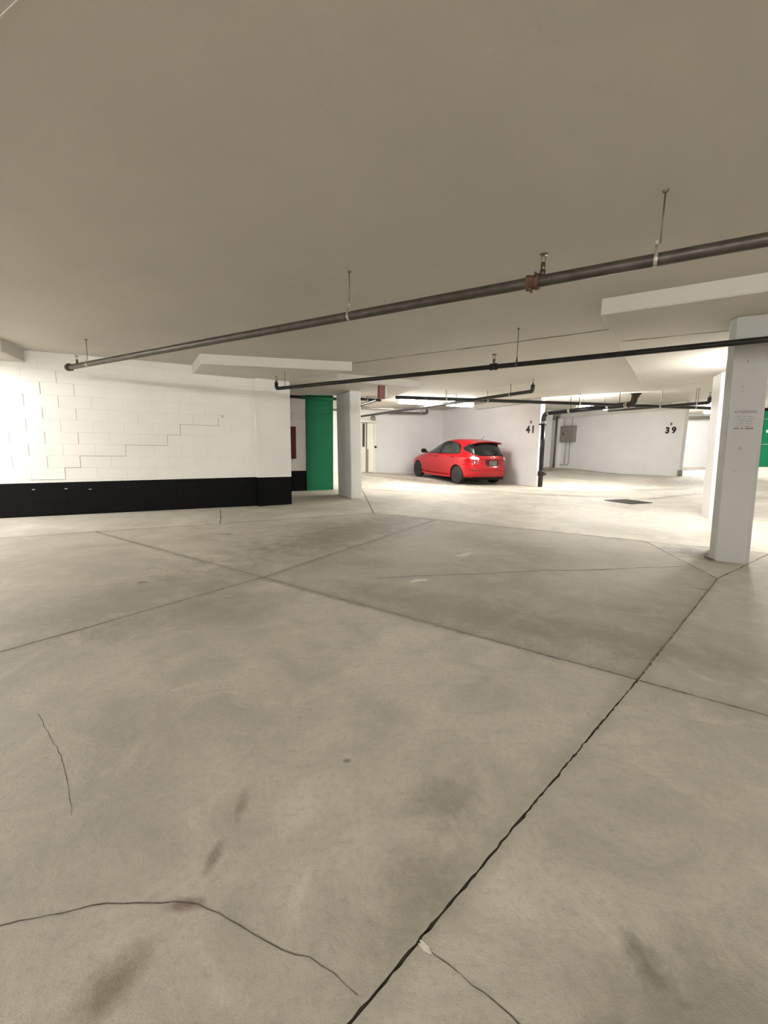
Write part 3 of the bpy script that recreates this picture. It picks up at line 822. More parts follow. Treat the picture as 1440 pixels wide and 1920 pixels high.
def collar(p, d, r, ln, parent, mat, name='coupling', n=16):
    d = Vector(d).normalized()
    vs, fs = lathe(Vector(p) - d * ln / 2, d, [(0, r * 0.8), (0, r), (ln * 0.3, r), (ln * 0.32, r * 0.9), (ln * 0.68, r * 0.9), (ln * 0.7, r), (ln, r), (ln, r * 0.8)], n)
    return sharp(mk(name, vs, fs, mat, parent, True))

# pipe one, across the whole picture
h1, h2, h3 = Vector((-4.335, 6.342, 2.378)), Vector((-0.343, 3.993, 2.371)), Vector((1.653, 2.827, 2.395))
dir1 = (h3 - h1).normalized()
a1 = h1 - dir1 * 0.60
b1 = h3 + dir1 * 4.2
P1 = pipe_thing('sprinkler_pipe', a1, b1, 0.038, 'pipe', 'long brown sprinkler pipe nearest the camera, crossing the whole ceiling')
def on1(x): t = (x - h1.x) / dir1.x; return h1 + dir1 * t
for hx, hy in ((-4.35, 6.34), (-0.34, 3.99), (1.67, 2.83)):
    p = on1(hx); hanger((p.x + (0.02 if hx > 1 else 0), p.y, zc(p.x)), p, 0.038, P1)
collar(a1 + dir1 * 0.02, dir1, 0.052, 0.07, P1, 'rust', 'end_cap')
for k in range(5):
    a = k * 1.3; _, s_, u_ = frame_of(dir1)
    q = a1 + dir1 * 0.02 + (s_ * math.cos(a) + u_ * math.sin(a)) * 0.05
    vs, fs = lathe(q - dir1 * 0.03, dir1, [(0, 0.009), (0.06, 0.009)], 6); mk('bolt', vs, fs, 'rust', P1)
head(on1(-4.62) + up * 0.036, P1, 1.1)
pc1 = on1(1.035); collar(pc1, dir1, 0.052, 0.085, P1, 'rust')
vs, fs = lathe(pc1 - up * 0.05 - dir1 * 0.012, dir1.cross(up), [(-0.03, 0.01), (0.03, 0.01)], 6); mk('bolt', vs, fs, 'rust', P1)
vs, fs = lathe(pc1 + up * 0.05 + dir1 * 0.02, dir1.cross(up), [(-0.03, 0.01), (0.03, 0.01)], 6); mk('bolt', vs, fs, 'rust', P1)
vs, fs = lathe(on1(1.09) + up * 0.03, up, [(0, 0.019), (0.04, 0.019)], 10); mk('nipple', vs, fs, 'pipe', P1, True)
head(on1(1.09) + up * 0.06, P1, 1.15)

# pipe two, black, behind it
e2a, e2b = Vector((-2.02, 8.04, 2.30)), Vector((3.85, 4.45, 2.36))
dir2 = (e2b - e2a).normalized(); e2c = e2b + dir2 * 4.5
P2 = pipe_thing('sprinkler_pipe', e2a, e2c, 0.032, 'pipe_black', 'slim black sprinkler pipe passing in front of the nearest column')
def on2(x): t = (x - e2a.x) / dir2.x; return e2a + dir2 * t
p = on2(1.72); hanger((p.x, p.y, zc(p.x)), p, 0.032, P2, 'rod')
q = on2(1.46); collar(q, dir2, 0.046, 0.1, P2, 'pipe_black', 'tee'); head(q + up * 0.03, P2, 1.35)
vs, fs = tube([e2a + dir2 * 0.03] + arc(e2a - dir2 * 0.02, e2a + dir2, e2a - dir2 * 0.02 + up, 0.05) + [e2a - dir2 * 0.02 + up * 0.12], 0.034, 12)
mk('elbow', vs, fs, 'pipe_black', P2, True)
head(e2a - dir2 * 0.02 + up * 0.10, P2, 1.2)
p = on2(-1.85); vs, fs = tube([(p.x, p.y, p.z), (p.x, p.y, zdp(p.x))], 0.006, 6); mk('hanger_rod', vs, fs, 'rod', P2)
p = on2(4.9); hanger((p.x, p.y, zc(p.x) - 0.16), p, 0.032, P2, 'rod')

def far_pipe(a, b, r, mat, label, hang=(), upend=None, top=None, heads=(), n=10):
    a, b = Vector(a), Vector(b)
    e = pipe_thing('sprinkler_pipe', a, b, r, mat, label, n)
    d = (b - a).normalized()
    for t in hang:
        p = a.lerp(b, t)
        zt = top(p.x, p.y) if top else zc(p.x)
        vs, fs = tube([(p.x, p.y, zt), (p.x, p.y, p.z + r)], 0.009, 6); mk('hanger_rod', vs, fs, 'rod', e)
        collar(p, d, r + 0.008, 0.04, e, 'conduit', 'hanger_strap', 10)
    for t in heads:
        p = a.lerp(b, t); collar(p, d, r + 0.012, 0.1, e, mat, 'tee', 10); head(p + up * r * 0.8, e, 1.4)
    if upend is not None:
        p = b if upend > 0 else a; dd = d if upend > 0 else -d
        vs, fs = tube([p - dd * 0.02] + arc(p + dd * 0.05, p - dd, p + dd * 0.05 + up, 0.06) + [p + dd * 0.05 + up * 0.14], r * 1.1, n)
        mk('elbow', vs, fs, mat, e, True); head(p + dd * 0.05 + up * 0.12, e, 1.4)
    return e
inside = lambda x, y: zc(x) if (x - 4.48) * 0.522 + (y - 13.09) * 0.853 < 0 else zfar(x)
far_pipe((0.25, 11.15, 2.55), (10.6, 12.98, 2.57), 0.045, 'pipe_black', 'long dark sprinkler main running across in front of the parking bays', (0.13, 0.24, 0.5, 0.62, 0.86), None, inside)
far_pipe((3.30, 9.83, 2.56), (-1.03, 17.71, 2.55), 0.042, 'pipe_black', 'dark sprinkler branch pipe with upturned end above the red car', (0.07, 0.3), -1, inside)
far_pipe((8.54, 11.45, 2.56), (7.16, 13.81, 2.55), 0.042, 'pipe_black', 'dark branch pipe with upturned end left of the lit column', (0.08, 0.42), -1, inside)
far_pipe((-0.95, 12.70, 2.68), (-0.15, 13.05, 2.68), 0.04, 'pipe_black', 'short black pipe right of the blade column, just below the soffit', (0.5,), None, inside)
far_pipe((-0.95, 14.1, 2.60), (-0.24, 12.5, 2.63), 0.045, 'pipe_black', 'short slanting black pipe right of the blade column', (), None, inside)
far_pipe((-0.95, 13.75, 2.53), (0.27, 14.4, 2.55), 0.045, 'pipe_grey', 'grey pipe above the cream door running towards the bay', (0.1,), None, inside)
far_pipe((0.15, 18.3, 2.76), (1.80, 19.0, 2.83), 0.05, 'pipe_grey', 'grey pipe with upturned end high on the back wall', (0.85,), 1, zfar)
far_pipe((-3.0, 11.45, 2.585), (-1.30, 12.52, 2.635), 0.04, 'pipe_black', 'black pipe behind the pillar, crossing the top of the green wall', (0.18,), None, None)
P4 = COL.objects[-1]
s0, s1 = Vector((-2.34, 11.866, 2.6045)), Vector((-1.5, 12.394, 2.629))
vs, fs = tube([s0, s1], 0.047, 12)
mk('painted_sleeve', vs, fs, 'green', [o for o in COL.objects if o.get('label', '').startswith('black pipe behind the pillar')][0], True)
far_pipe((-3.0, 15.5, 2.64), (-1.2, 15.9, 2.62), 0.04, 'pipe_grey', 'grey pipe glimpsed between the green wall and the blade column', (), None, inside)
far_pipe((15.9, 22.6, 3.10), (18.6, 22.2, 3.17), 0.07, 'pipe_grey', 'dark pipe high on the far bright wall right of number 39', (), None, None, (0.6,))
far_pipe((15.9, 22.7, 3.26), (18.6, 22.3, 3.30), 0.025, 'conduit', 'thin pale conduit high on the far bright wall', (), None, None)
far_pipe((7.6, 12.95, 2.66), (9.2, 13.9, 2.82), 0.035, 'conduit', 'pale grey pipe end beside the drain pipe flange', (), None, None)

# ------------------------------------------------------------------ cast-iron drain
DR = empty('drain_pipe', (5.44, 14.62, 0))
q0 = Vector((5.43, 14.60, 0.0)); q1 = Vector((5.40, 14.60, 2.50)); q2 = Vector((6.80, 11.80, 2.54)); q3 = Vector((6.84, 11.80, 2.82))
rD = 0.075
vs, fs = tube([Vector((5.43, 14.60, 0.55)), q1 - up * 0.30], rD, 18); mk('stack', vs, fs, 'iron', DR, True)
vs, fs = tube([q0 - up * 0.02, Vector((5.43, 14.60, 0.58))], rD * 1.05, 18); mk('rusty_foot', vs, fs, 'rust_dark', DR, True)
dh = (q2 - q1).normalized()
vs, fs = tube([q1 - up * 0.32] + arc(q1, q1 - up, q1 + dh, 0.18, 8) + [q1 + dh * 0.2], rD * 1.05, 18); mk('elbow', vs, fs, 'iron', DR, True)
vs, fs = tube([q1 + dh * 0.2, q2 - dh * 0.2], rD, 18); mk('run', vs, fs, 'iron', DR, True)
vs, fs = tube([q2 - dh * 0.22] + arc(q2, q2 - dh, q2 + up, 0.15, 8) + [q3 - up * 0.03], [rD * 1.1] * 10 + [rD * 1.35], 18); mk('elbow', vs, fs, 'rust_dark', DR, True)
vs, fs = lathe(q3 - up * 0.05, up, [(0, rD), (0.02, rD * 1.7), (0.05, rD * 1.8)], 16); mk('ceiling_flange', vs, fs, 'rust_dark', DR, True)
for p_, d_ in ((q1 - up * 0.30, up), (q1 + dh * 0.2, dh), (q1 + dh * 1.05, dh), (q2 - dh * 0.75, dh), (q2 - dh * 0.2, dh)):
    collar(p_, d_, rD + 0.012, 0.07, DR, 'zinc')
collar(Vector((5.43, 14.60, 0.46)), up, rD + 0.035, 0.14, DR, 'rust_dark', 'cleanout')
vs, fs = lathe(Vector((5.43, 14.60, 0.46)), (0.7, -0.7, 0), [(0, 0.05), (0.16, 0.05), (0.16, 0.035), (0.19, 0.035)], 10); mk('cleanout_plug', vs, fs, 'rust_dark', DR, True)
vs, fs = obox(q1 - up * 0.36 + Vector((0, 0.05, 0)), BD, -HD, up, 0.32, 0.04, 0.05); mk('clamp', vs, fs, 'rust_dark', DR)
p_ = q1 + dh * 1.05
vs, fs = tube([(p_.x, p_.y, p_.z + rD), (p_.x, p_.y, zfar(p_.x))], 0.012, 6); mk('hanger_rod', vs, fs, 'rod', DR)
tag(DR, 'thick black drain pipe with rusty foot at the end of the wall numbered 41', 'pipe')

# ------------------------------------------------------------------ electrical box, conduits, pilaster
def w39(s, z, off=0.0): return K39 - HD * s + up * z + HN * off
EB = empty('electrical_box', w39(0.45, 1.75, 0.1))
part(w39(0.68, 2.13, 0.10), HD, HN, up, 0.86, 0.20, 0.80, 'box_body', 'panel_grey', EB, 0.01)
part(w39(0.68, 2.13, 0.205), HD, HN, up, 0.80, 0.015, 0.74, 'box_door', 'panel_grey', EB, 0.004)
part(w39(0.48, 2.13, 0.22), HD, HN, up, 0.03, 0.03, 0.12, 'latch', 'knob', EB, 0)
for s, z0, z1 in ((0.38, 2.53, 2.93), (0.86, 2.53, 2.93), (0.55, 0.62, 1.73), (0.80, 0.95, 1.73)):
    vs, fs = tube([w39(s, z0, 0.06), w39(s, z1, 0.06)], 0.022, 8); mk('conduit', vs, fs, 'conduit', EB, True)
vs, fs = tube([w39(0.80, 0.97, 0.06)] + arc(w39(0.80, 0.58, 0.06), w39(0.80, 1.0, 0.06), w39(0.3, 0.58, 0.06), 0.15) + [w39(0.28, 0.58, 0.06)], 0.022, 8)
mk('conduit', vs, fs, 'conduit', EB, True)
tag(EB, 'grey electrical box with conduits at the back of the far bay', 'electrical box')
vs, fs = obox(w39(0.12, 1.66, 0.082), HD, HN, up, 0.20, 0.16, 2.54)
ps = bevel(mk('pilaster', vs, fs, 'white'), 0.01)
tag(ps, 'narrow white pilaster beside the grey electrical box', 'pilaster')
vs, fs = tube([w39(0.0, 0.36, 0.2), w39(0.0, 3.05, 0.2)], 0.05, 10)
dp = mk('downpipe', vs, fs, 'pipe_grey', None, True)
tag(dp, 'thin grey vertical downpipe in the corner left of the white pilaster', 'pipe')

# maroon box hung under the drop panel
mb = empty('hanging_sign_box', (-0.1, 9.62, 2.34))
ms = Vector((0.89, 0.45, 0)); mn = Vector((0.45, -0.89, 0))
part(Vector((-0.105, 9.62, 2.47)), ms, mn, up, 0.125, 0.10, 0.28, 'face', 'maroon', mb, 0.004)
part(Vector((-0.02, 9.68, 2.47)), ms, mn, up, 0.045, 0.12, 0.28, 'end_cap', 'sign', mb, 0.004)
tag(mb, 'small maroon sign box hung right of the blade column', 'sign')

# ------------------------------------------------------------------ floor drain grate
GR = empty('drain_grate', (6.1, 10.42, 0))
ga = Vector((0.76, 0.30, 0)).normalized(); gb = Vector((-ga.y, ga.x, 0))
gc = Vector((6.1, 10.42, zf(6.1, 10.42) + 0.004))
GS = 0.72
part(gc, ga, gb, up, GS, GS, 0.006, 'pit', 'pit', GR, 0)
for s in (-1, 1):
    part(gc + ga * s * GS / 2 + up * 0.006, ga, gb, up, 0.03, GS + 0.03, 0.014, 'frame', 'grate', GR, 0)
    part(gc + gb * s * GS / 2 + up * 0.006, ga, gb, up, GS + 0.03, 0.03, 0.014, 'frame', 'grate', GR, 0)
for k in range(14):
    part(gc + ga * (-GS / 2 + GS * (k + 1) / 15) + up * 0.006, ga, gb, up, 0.016, GS, 0.012, 'bar', 'grate', GR, 0)
tag(GR, 'square dark iron drain grate in the concrete driving lane', 'grate')

# ------------------------------------------------------------------ fluorescent fixtures
def fixture(a, b, z, label, top, lamp='lamp', group='fluorescent strip lights', wd=0.16):
    a, b = Vector((*a, z)), Vector((*b, z)); m = (a + b) / 2; d = (b - a).normalized(); s = Vector((-d.y, d.x, 0)); ln = (b - a).length
    e = empty('strip_light', m)
    part(m + up * 0.05, d, s, up, ln, wd * 0.7, 0.05, 'housing', 'housing', e, 0.006)
    q = []
    n = 10
    V, F = [], []
    for i, t in enumerate((-0.5, -0.49, 0.49, 0.5)):
        k = 0.86 if i in (0, 3) else 1.0
        for j in range(n + 1):
            a_ = -0.55 + (math.pi + 1.1) * j / n
            V.append(m + d * (ln - 0.08) * t + s * math.cos(a_) * wd / 2 * k + up * (0.025 - math.sin(a_) * 0.085 * k))
    for i in range(3):
        for j in range(n): F.append((i * (n + 1) + j, i * (n + 1) + j + 1, (i + 1) * (n + 1) + j + 1, (i + 1) * (n + 1) + j))
        F.append((i * (n + 1) + n, i * (n + 1), (i + 1) * (n + 1), (i + 1) * (n + 1) + n))
    F.append(tuple(range(n + 1))); F.append(tuple(3 * (n + 1) + j for j in range(n, -1, -1)))
    mk('diffuser', V, F, lamp, e, True)
    for t in (-0.5, 0.5):
        part(m + d * ln * t + up * 0.01, d, s, up, 0.04, wd * 0.9, 0.12, 'end_cap', 'housing', e, 0.006)
    for t in (-0.35, 0.35):
        p = m + d * ln * t
        zt = top(p.x, p.y)
        if zt - (z + 0.075) > 0.01:
            vs, fs = tube([(p.x, p.y, z + 0.07), (p.x, p.y, zt)], 0.006, 6); mk('suspension_rod', vs, fs, 'rod', e)
    tag(e, label, 'light', group)
    return e
fixture((0.36, 13.22), (1.80, 13.72), 2.68, 'glowing strip light left of the car, below the soffit edge', inside, 'lamp_single')
fixture((1.92, 13.76), (2.85, 14.05), 2.68, 'glowing strip light directly above the red car', inside, 'lamp_single')
fixture((6.40, 14.32), (7.55, 14.55), 2.70, 'glowing strip light over the empty bay numbered 39', zfar, 'lamp_bay')
fixture((-4.6, 15.2), (-3.4, 15.9), 2.66, 'strip light out of sight behind the green wall', inside)
fixture((-7.5, 4.68), (-6.45, 5.25), 2.60, 'strip light beyond the left edge of the view near the block wall', zc, 'lamp_left')
fixture((5.25, 6.15), (5.95, 6.97), 2.46, 'strip light hidden right behind the nearest column', zdp, 'lamp_column')
fixture((9.2, 5.0), (10.2, 4.4), 2.72, 'strip light to the right of the nearest column, out of view', zc)
fixture((14.5, 19.6), (15.6, 19.2), 3.10, 'strip light in the far right lane hidden behind the lit column', zfar, 'lamp_twin')
fixture((12.0, 8.6), (13.0, 8.0), 2.74, 'strip light further right in the driving lane, out of view', zc)
fixture((-2.4, -5.0), (-1.2, -5.0), 2.62, 'added unseen strip light behind the camera on the left', zc, 'lamp_twin')  # unseen lamp, added to brighten the near floor and ceiling
fixture((3.6, -5.0), (4.8, -5.0), 2.68, 'added unseen strip light behind the camera on the right', zc, 'lamp_twin')  # its added counterpart, also there to lift the foreground
fixture((-9.0, -1.2), (-7.8, -1.2), 2.54, 'added strip light left of the camera, out of view', zc)  # extra unseen lamp, added as fill for the near area

# ------------------------------------------------------------------ the red hatchback
def build_car():
    root = empty('car', (0, 0, 0))
    lv = np.array([  # z, x_rear, x_front, half width, exponent
        (0.19, -0.66, 3.28, 0.74, 5.0), (0.235, -0.79, 3.42, 0.82, 5.0), (0.34, -0.875, 3.50, 0.862, 5.0), (0.50, -0.89, 3.52, 0.877, 5.0),
        (0.60, -0.88, 3.51, 0.882, 5.0), (0.66, -0.85, 3.47, 0.884, 5.0), (0.74, -0.825, 3.36, 0.880, 5.2), (0.82, -0.815, 3.12, 0.874, 5.2),
        (0.90, -0.80, 2.80, 0.862, 5.2), (0.96, -0.78, 2.52, 0.838, 5.0), (1.02, -0.75, 2.32, 0.800, 4.8), (1.12, -0.69, 2.10, 0.762, 4.6),
        (1.24, -0.615, 1.86, 0.718, 4.5), (1.35, -0.545, 1.60, 0.668, 4.3), (1.42, -0.49, 1.40, 0.625, 4.1), (1.47, -0.40, 1.20, 0.560, 3.8),
        (1.505, -0.20, 1.02, 0.455, 3.4), (1.527, 0.05, 0.84, 0.30, 3.0)])
    nl = 60
    tt = np.linspace(0, len(lv) - 1, nl)
    def cr(col):
        v = lv[:, col]; out = []
        for t in tt:
            i = min(int(t), len(v) - 2); f = t - i
            p0, p1, p2, p3 = v[max(i - 1, 0)], v[i], v[i + 1], v[min(i + 2, len(v) - 1)]
            out.append(0.5 * ((2 * p1) + (-p0 + p2) * f + (2 * p0 - 5 * p1 + 4 * p2 - p3) * f * f + (-p0 + 3 * p1 - 3 * p2 + p3) * f ** 3))
        return out
    Zs, XR, XF, HW, EX = (cr(i) for i in range(5))
    nr = 96; vs, fs = [], []
    for i in range(nl):
        xc, a = (XR[i] + XF[i]) / 2, (XF[i] - XR[i]) / 2
        for k in range(nr):
            th = 2 * math.pi * k / nr
            cs, sn = math.cos(th), math.sin(th)
            ex = EX[i] if cs < 0 else EX[i] * 0.72
            x = xc + a * math.copysign(abs(cs) ** (2 / ex), cs); y = HW[i] * math.copysign(abs(sn) ** (2 / ex), sn)
            # the rear face bows outward in plan
            if cs < 0: x += 0.10 * (abs(y) / max(HW[i], 0.01)) ** 2.4 * min(1, max(0, -cs * 1.6 - 0.5))
            vs.append((x, y, Zs[i]))
    for i in range(nl - 1):
        for k in range(nr):
            fs.append((i * nr + k, i * nr + (k + 1) % nr, (i + 1) * nr + (k + 1) % nr, (i + 1) * nr + k))
    fs.append(tuple(range(nr - 1, -1, -1))); vs.append(((XR[-1] + XF[-1]) / 2, 0, 1.536)); tp = len(vs) - 1
    for k in range(nr): fs.append(((nl - 1) * nr + k, (nl - 1) * nr + (k + 1) % nr, tp))
    body = mk('body', vs, fs, ['car_red', 'car_dark'], root, True, org=(0, 0, 0), local=True)
    bvh = BVHTree.FromPolygons([Vector(v) for v in vs], fs)
    # wheel arches
    cut = []
    for wx in (0.0, 2.6):
        for sy in (-1, 1):
            cut.append(lathe((wx, sy * 0.52, 0.315), (0, sy, 0), [(0, 0.355), (0.6, 0.355)], 40))
    cvs, cfs = join(cut)
    cutter = mk('cutter', cvs, cfs, 'car_dark', None, org=(0, 0, 0))
    md = body.modifiers.new('b', 'BOOLEAN'); md.operation = 'DIFFERENCE'; md.solver = 'EXACT'; md.object = cutter
    dg = bpy.context.evaluated_depsgraph_get(); dg.update()
    me = bpy.data.meshes.new_from_object(body.evaluated_get(dg)); body.modifiers.clear()
    body.data = me; bpy.data.objects.remove(cutter)
    me.materials.clear(); me.materials.append(M['car_red']); me.materials.append(M['car_dark'])
    for p in me.polygons:
        c = p.center; p.material_index = 0; p.use_smooth = True
        for wx in (0.0, 2.6):
            if math.hypot(c.x - wx, c.z - 0.315) < 0.357 and abs(c.y) < 0.80 and (abs(p.normal.y) > 0.9 or math.hypot(c.x - wx, c.z - 0.315) > 0.33):
                p.material_index = 1
        if p.normal.z < -0.55 and c.z < 0.30: p.material_index = 1
    sharp(body, 38)

    def patch(name, poly, d, mat, off=0.004, step=0.035, par=root, thick=0.0):
        """outline in (u, z) thrown along horizontal direction d onto the body"""
        d = Vector(d).normalized(); u = Vector((-d.y, d.x, 0))
        bm = bmesh.new()
        f = bm.faces.new([bm.verts.new((p[0], p[1], 0)) for p in poly])
        us = [p[0] for p in poly]; zs = [p[1] for p in poly]
        for lo, hi, no_ in ((min(us), max(us), (1, 0, 0)), (min(zs), max(zs), (0, 1, 0))):
            k = int((hi - lo) / step)
            for i in range(1, k + 1):
                t = lo + (hi - lo) * i / (k + 1)
                bmesh.ops.bisect_plane(bm, geom=list(bm.verts) + list(bm.edges) + list(bm.faces), plane_co=(t if no_[0] else 0, t if no_[1] else 0, 0), plane_no=no_)
        ok = True
        bm.verts.ensure_lookup_table(); V = []
        for v in bm.verts:
            o_ = u * v.co.x - d * 4.0 + Vector((0, 0, v.co.y))
            if d.x > 0.9 or d.x < -0.9: o_.x += 0
            else: o_ += Vector((0, 0, 0))
            hit, nrm, _i, _d = bvh.ray_cast(o_, d)
            if hit is None: V.append(None)
            else:
                if nrm.dot(d) > 0: nrm = -nrm
                V.append(hit + nrm * off)
        F = [[v.index for v in f_.verts] for f_ in bm.faces]
        F = [f_ for f_ in F if all(V[i] is not None for i in f_)]
        used = sorted({i for f_ in F for i in f_}); mp = {i: k for k, i in enumerate(used)}
        bm.free()
        if not F: return None
        o = mk(name, [V[i] for i in used], [tuple(mp[i] for i in f_) for f_ in F], mat, par, True, org=(0, 0, 0) if par is root else None, local=True)
        if thick:
            m_ = o.modifiers.new('t', 'SOLIDIFY'); m_.thickness = thick
        return o
    # side glass, seams, handles on both sides; u of direction (0,-1) is x, of (0,1) is -x
    for sgn in (1, -1):
        d = (0, -sgn, 0)
        X = lambda pts: [(x * sgn, z) for x, z in pts]
        patch('window_surround', X([(2.22, 0.985), (1.96, 1.14), (1.66, 1.30), (1.36, 1.415), (1.0, 1.44), (0.55, 1.425), (0.16, 1.37), (0.0, 1.28), (-0.05, 1.06), (0.10, 1.02), (1.1, 0.985)]), d, 'car_dark', 0.003)
        patch('door_window', X([(2.05, 1.01), (1.70, 1.235), (1.40, 1.37), (1.13, 1.40), (1.13, 1.01)]), d, 'side_glass', 0.007)
        patch('door_window', X([(1.05, 1.01), (1.05, 1.405), (0.60, 1.395), (0.22, 1.345), (0.06, 1.26), (0.01, 1.08), (0.12, 1.04)]), d, 'side_glass', 0.007)
        for path in ([(1.09, 0.30), (1.10, 1.00)], [(2.12, 0.30), (2.17, 0.75), (2.14, 1.0)], [(0.42, 0.40), (0.34, 0.62), (0.10, 0.85), (0.02, 1.04)], [(2.1, 0.30), (0.45, 0.30)]):
            sv = []
            for (x0, z0), (x1, z1) in zip(path[:-1], path[1:]):
                t = Vector((x1 - x0, z1 - z0)).normalized(); nn = Vector((-t.y, t.x)) * 0.006
                sv.append([(x0 + nn.x, z0 + nn.y), (x1 + nn.x, z1 + nn.y), (x1 - nn.x, z1 - nn.y), (x0 - nn.x, z0 - nn.y)])
            for q in sv: patch('panel_seam', X(q), d, 'car_seam', 0.002, 0.08)
        for hx, hz in ((1.28, 0.885), (0.27, 0.905)):
            hit = bvh.ray_cast(Vector((hx, 3 * sgn, hz)), Vector((0, -sgn, 0)))[0]
            hv, hf = obox(hit + Vector((0, 0.018 * sgn, 0)), (1, 0, 0), (0, 1, 0), (0, 0, 1), 0.19, 0.03, 0.035)
            bevel(mk('door_handle', hv, hf, 'car_seam', root, org=hit, local=True), 0.008, 2)
        # mirror
        mx = Vector((2.02, 0.90 * sgn, 1.03))
        mv, mf = obox(mx + Vector((0, 0.05 * sgn, 0.02)), (1, 0, 0), (0, 1, 0), (0, 0, 1), 0.13, 0.21, 0.15)
        mr = bevel(mk('side_mirror', mv, mf, 'car_dark', root, org=mx, local=True), 0.035, 3); sharp(mr, 60)
        mv, mf = tube([mx + Vector((0.0, -0.12 * sgn, -0.03)), mx + Vector((0, 0.0, -0.02))], 0.03, 8)
        mk('mirror_arm', mv, mf, 'car_dark', root, org=mx, local=True)
        # sill skirt
        skirt = [Vector((x, sgn * y, z)) for x, y, z in ((0.36, 0.845, 0.235), (0.7, 0.865, 0.23), (1.4, 0.868, 0.225), (2.1, 0.855, 0.225), (2.25, 0.83, 0.23))]
        sv, sf = tube(skirt, 0.035, 8); mk('side_skirt', sv, sf, 'car_red', root, True, org=(1.3, 0.85 * sgn, 0.2), local=True)
        # arch lips
        for wx in (0.0, 2.6):
            pth = []
            for k in range(19):
                a_ = math.radians(-12 + 204 * k / 18)
                px_, pz_ = wx + 0.362 * math.cos(a_), 0.315 + 0.362 * math.sin(a_)
                h_ = bvh.ray_cast(Vector((px_, 3 * sgn, max(pz_, 0.245))), Vector((0, -sgn, 0)))[0]
                if h_ is not None: pth.append(Vector((px_, h_.y - 0.004 * sgn, pz_)))
            if len(pth) > 3:
                av, af = tube(pth, 0.016, 6); mk('arch_lip', av, af, 'car_red', root, True, org=(wx, 0.85 * sgn, 0.3), local=True)
        # tail lamp wraps round the corner
        dd = Vector((0.80, -0.60 * sgn, 0)); uax = Vector((-dd.y, dd.x, 0)).normalized()
        uc = uax.dot(Vector((-0.73, 0.72 * sgn, 0)))
        def Q(pts): return [(uc + p[0] * sgn * 1.0, p[1]) for p in pts]
        patch('tail_lamp', Q([(-0.25, 0.90), (-0.13, 0.985), (0.06, 0.985), (0.20, 0.94), (0.26, 0.87), (0.16, 0.80), (0.03, 0.74), (-0.10, 0.73), (-0.2, 0.80)]), dd, 'tail', 0.006, 0.03)
        patch('lamp_lens', Q([(-0.20, 0.905), (-0.10, 0.955), (0.08, 0.955), (0.12, 0.90), (0.0, 0.865), (-0.16, 0.865)]), dd, 'tail_white', 0.011, 0.03)
        patch('bumper_reflector', [(y * -1 if False else y, z) for y, z in ([(-0.74, 0.50), (-0.50, 0.50), (-0.50, 0.53), (-0.74, 0.545)] if sgn < 0 else [(0.50, 0.50), (0.74, 0.50), (0.74, 0.545), (0.50, 0.53)])], (1, 0, 0), 'car_seam', 0.004)
        # front lamp, for completeness of the nose
        df = Vector((-0.8, -0.6 * sgn, 0)); uf = Vector((-df.y, df.x, 0)).normalized(); cf = uf.dot(Vector((3.2, 0.7 * sgn, 0)))
        patch('head_lamp', [(cf - 0.2, 0.70), (cf + 0.2, 0.70), (cf + 0.16, 0.80), (cf - 0.16, 0.80)], df, 'tail_white', 0.005)
    # rear glass with black surround (u of direction (1,0) is y)
    def sym(pts): return pts + [(-y, z) for y, z in reversed(pts)]
    patch('rear_window_surround', sym([(0.50, 0.995), (0.66, 1.05), (0.722, 1.15), (0.70, 1.25), (0.60, 1.36), (0.50, 1.41)]), (1, 0, 0), 'car_dark', 0.004)
    patch('rear_window', sym([(0.48, 1.025), (0.61, 1.07), (0.675, 1.155), (0.65, 1.24), (0.565, 1.34), (0.47, 1.385)]), (1, 0, 0), 'car_glass', 0.008)
    patch('windshield', sym([(0.70, 1.00), (0.62, 1.25), (0.54, 1.40)]), (-1, 0, 0), 'car_glass', 0.006)
    patch('tailgate_seam', [(-0.62, 0.628), (0.62, 0.628), (0.62, 0.640), (-0.62, 0.640)], (1, 0, 0), 'car_seam', 0.003, 0.06)
    for s_ in (-1, 1):
        patch('tailgate_seam', [(s_ * 0.62, 0.63), (s_ * 0.634, 0.63), (s_ * 0.664, 0.98), (s_ * 0.65, 0.98)], (1, 0, 0), 'car_seam', 0.003, 0.06)
    patch('bumper_valance', [(-0.60, 0.215), (0.60, 0.215), (0.66, 0.30), (-0.66, 0.30)], (1, 0, 0), 'car_dark', 0.004, 0.06)
    patch('plate_recess', [(-0.24, 0.665), (0.24, 0.665), (0.30, 0.865), (-0.30, 0.865)], (1, 0, 0), 'car_seam', 0.003, 0.05)
    pv, pf_ = obox((-0.845, 0, 0.765), (1, 0, 0), (0, 1, 0), (0, 0, 1), 0.015, 0.31, 0.155); bevel(mk('licence_plate', pv, pf_, 'plate', root, org=(-0.85, 0, 0.69), local=True), 0.004)
    pv, pf_ = obox((-0.835, 0, 0.882), (1, 0, 0), (0, 1, 0), (0, 0, 1), 0.05, 0.80, 0.035); bevel(mk('garnish_bar', pv, pf_, 'car_red', root, org=(-0.84, 0, 0.87), local=True), 0.012, 2)
    ring = [Vector((-0.812, 0.065 * math.cos(a_), 0.94 + 0.045 * math.sin(a_))) for a_ in np.linspace(0, 2 * math.pi, 21)]
    pv, pf_ = tube(ring, 0.008, 6); mk('badge', pv, pf_, 'chrome', root, True, org=(-0.81, 0, 0.9), local=True)
    # spoiler
    pts = []
    V, F = [], []
    for j in range(13):
        y = -0.56 + 1.12 * j / 12; k = 1 - (abs(y) / 0.56) ** 3
        zt = 1.475 - 0.055 * (y / 0.60) ** 2
        for x, z in ((-0.12, zt + 0.0), (-0.40, zt + 0.012), (-0.55 - 0.05 * k, zt - 0.005), (-0.545 - 0.05 * k, zt - 0.04), (-0.36, zt - 0.07)): V.append((x, y, z))
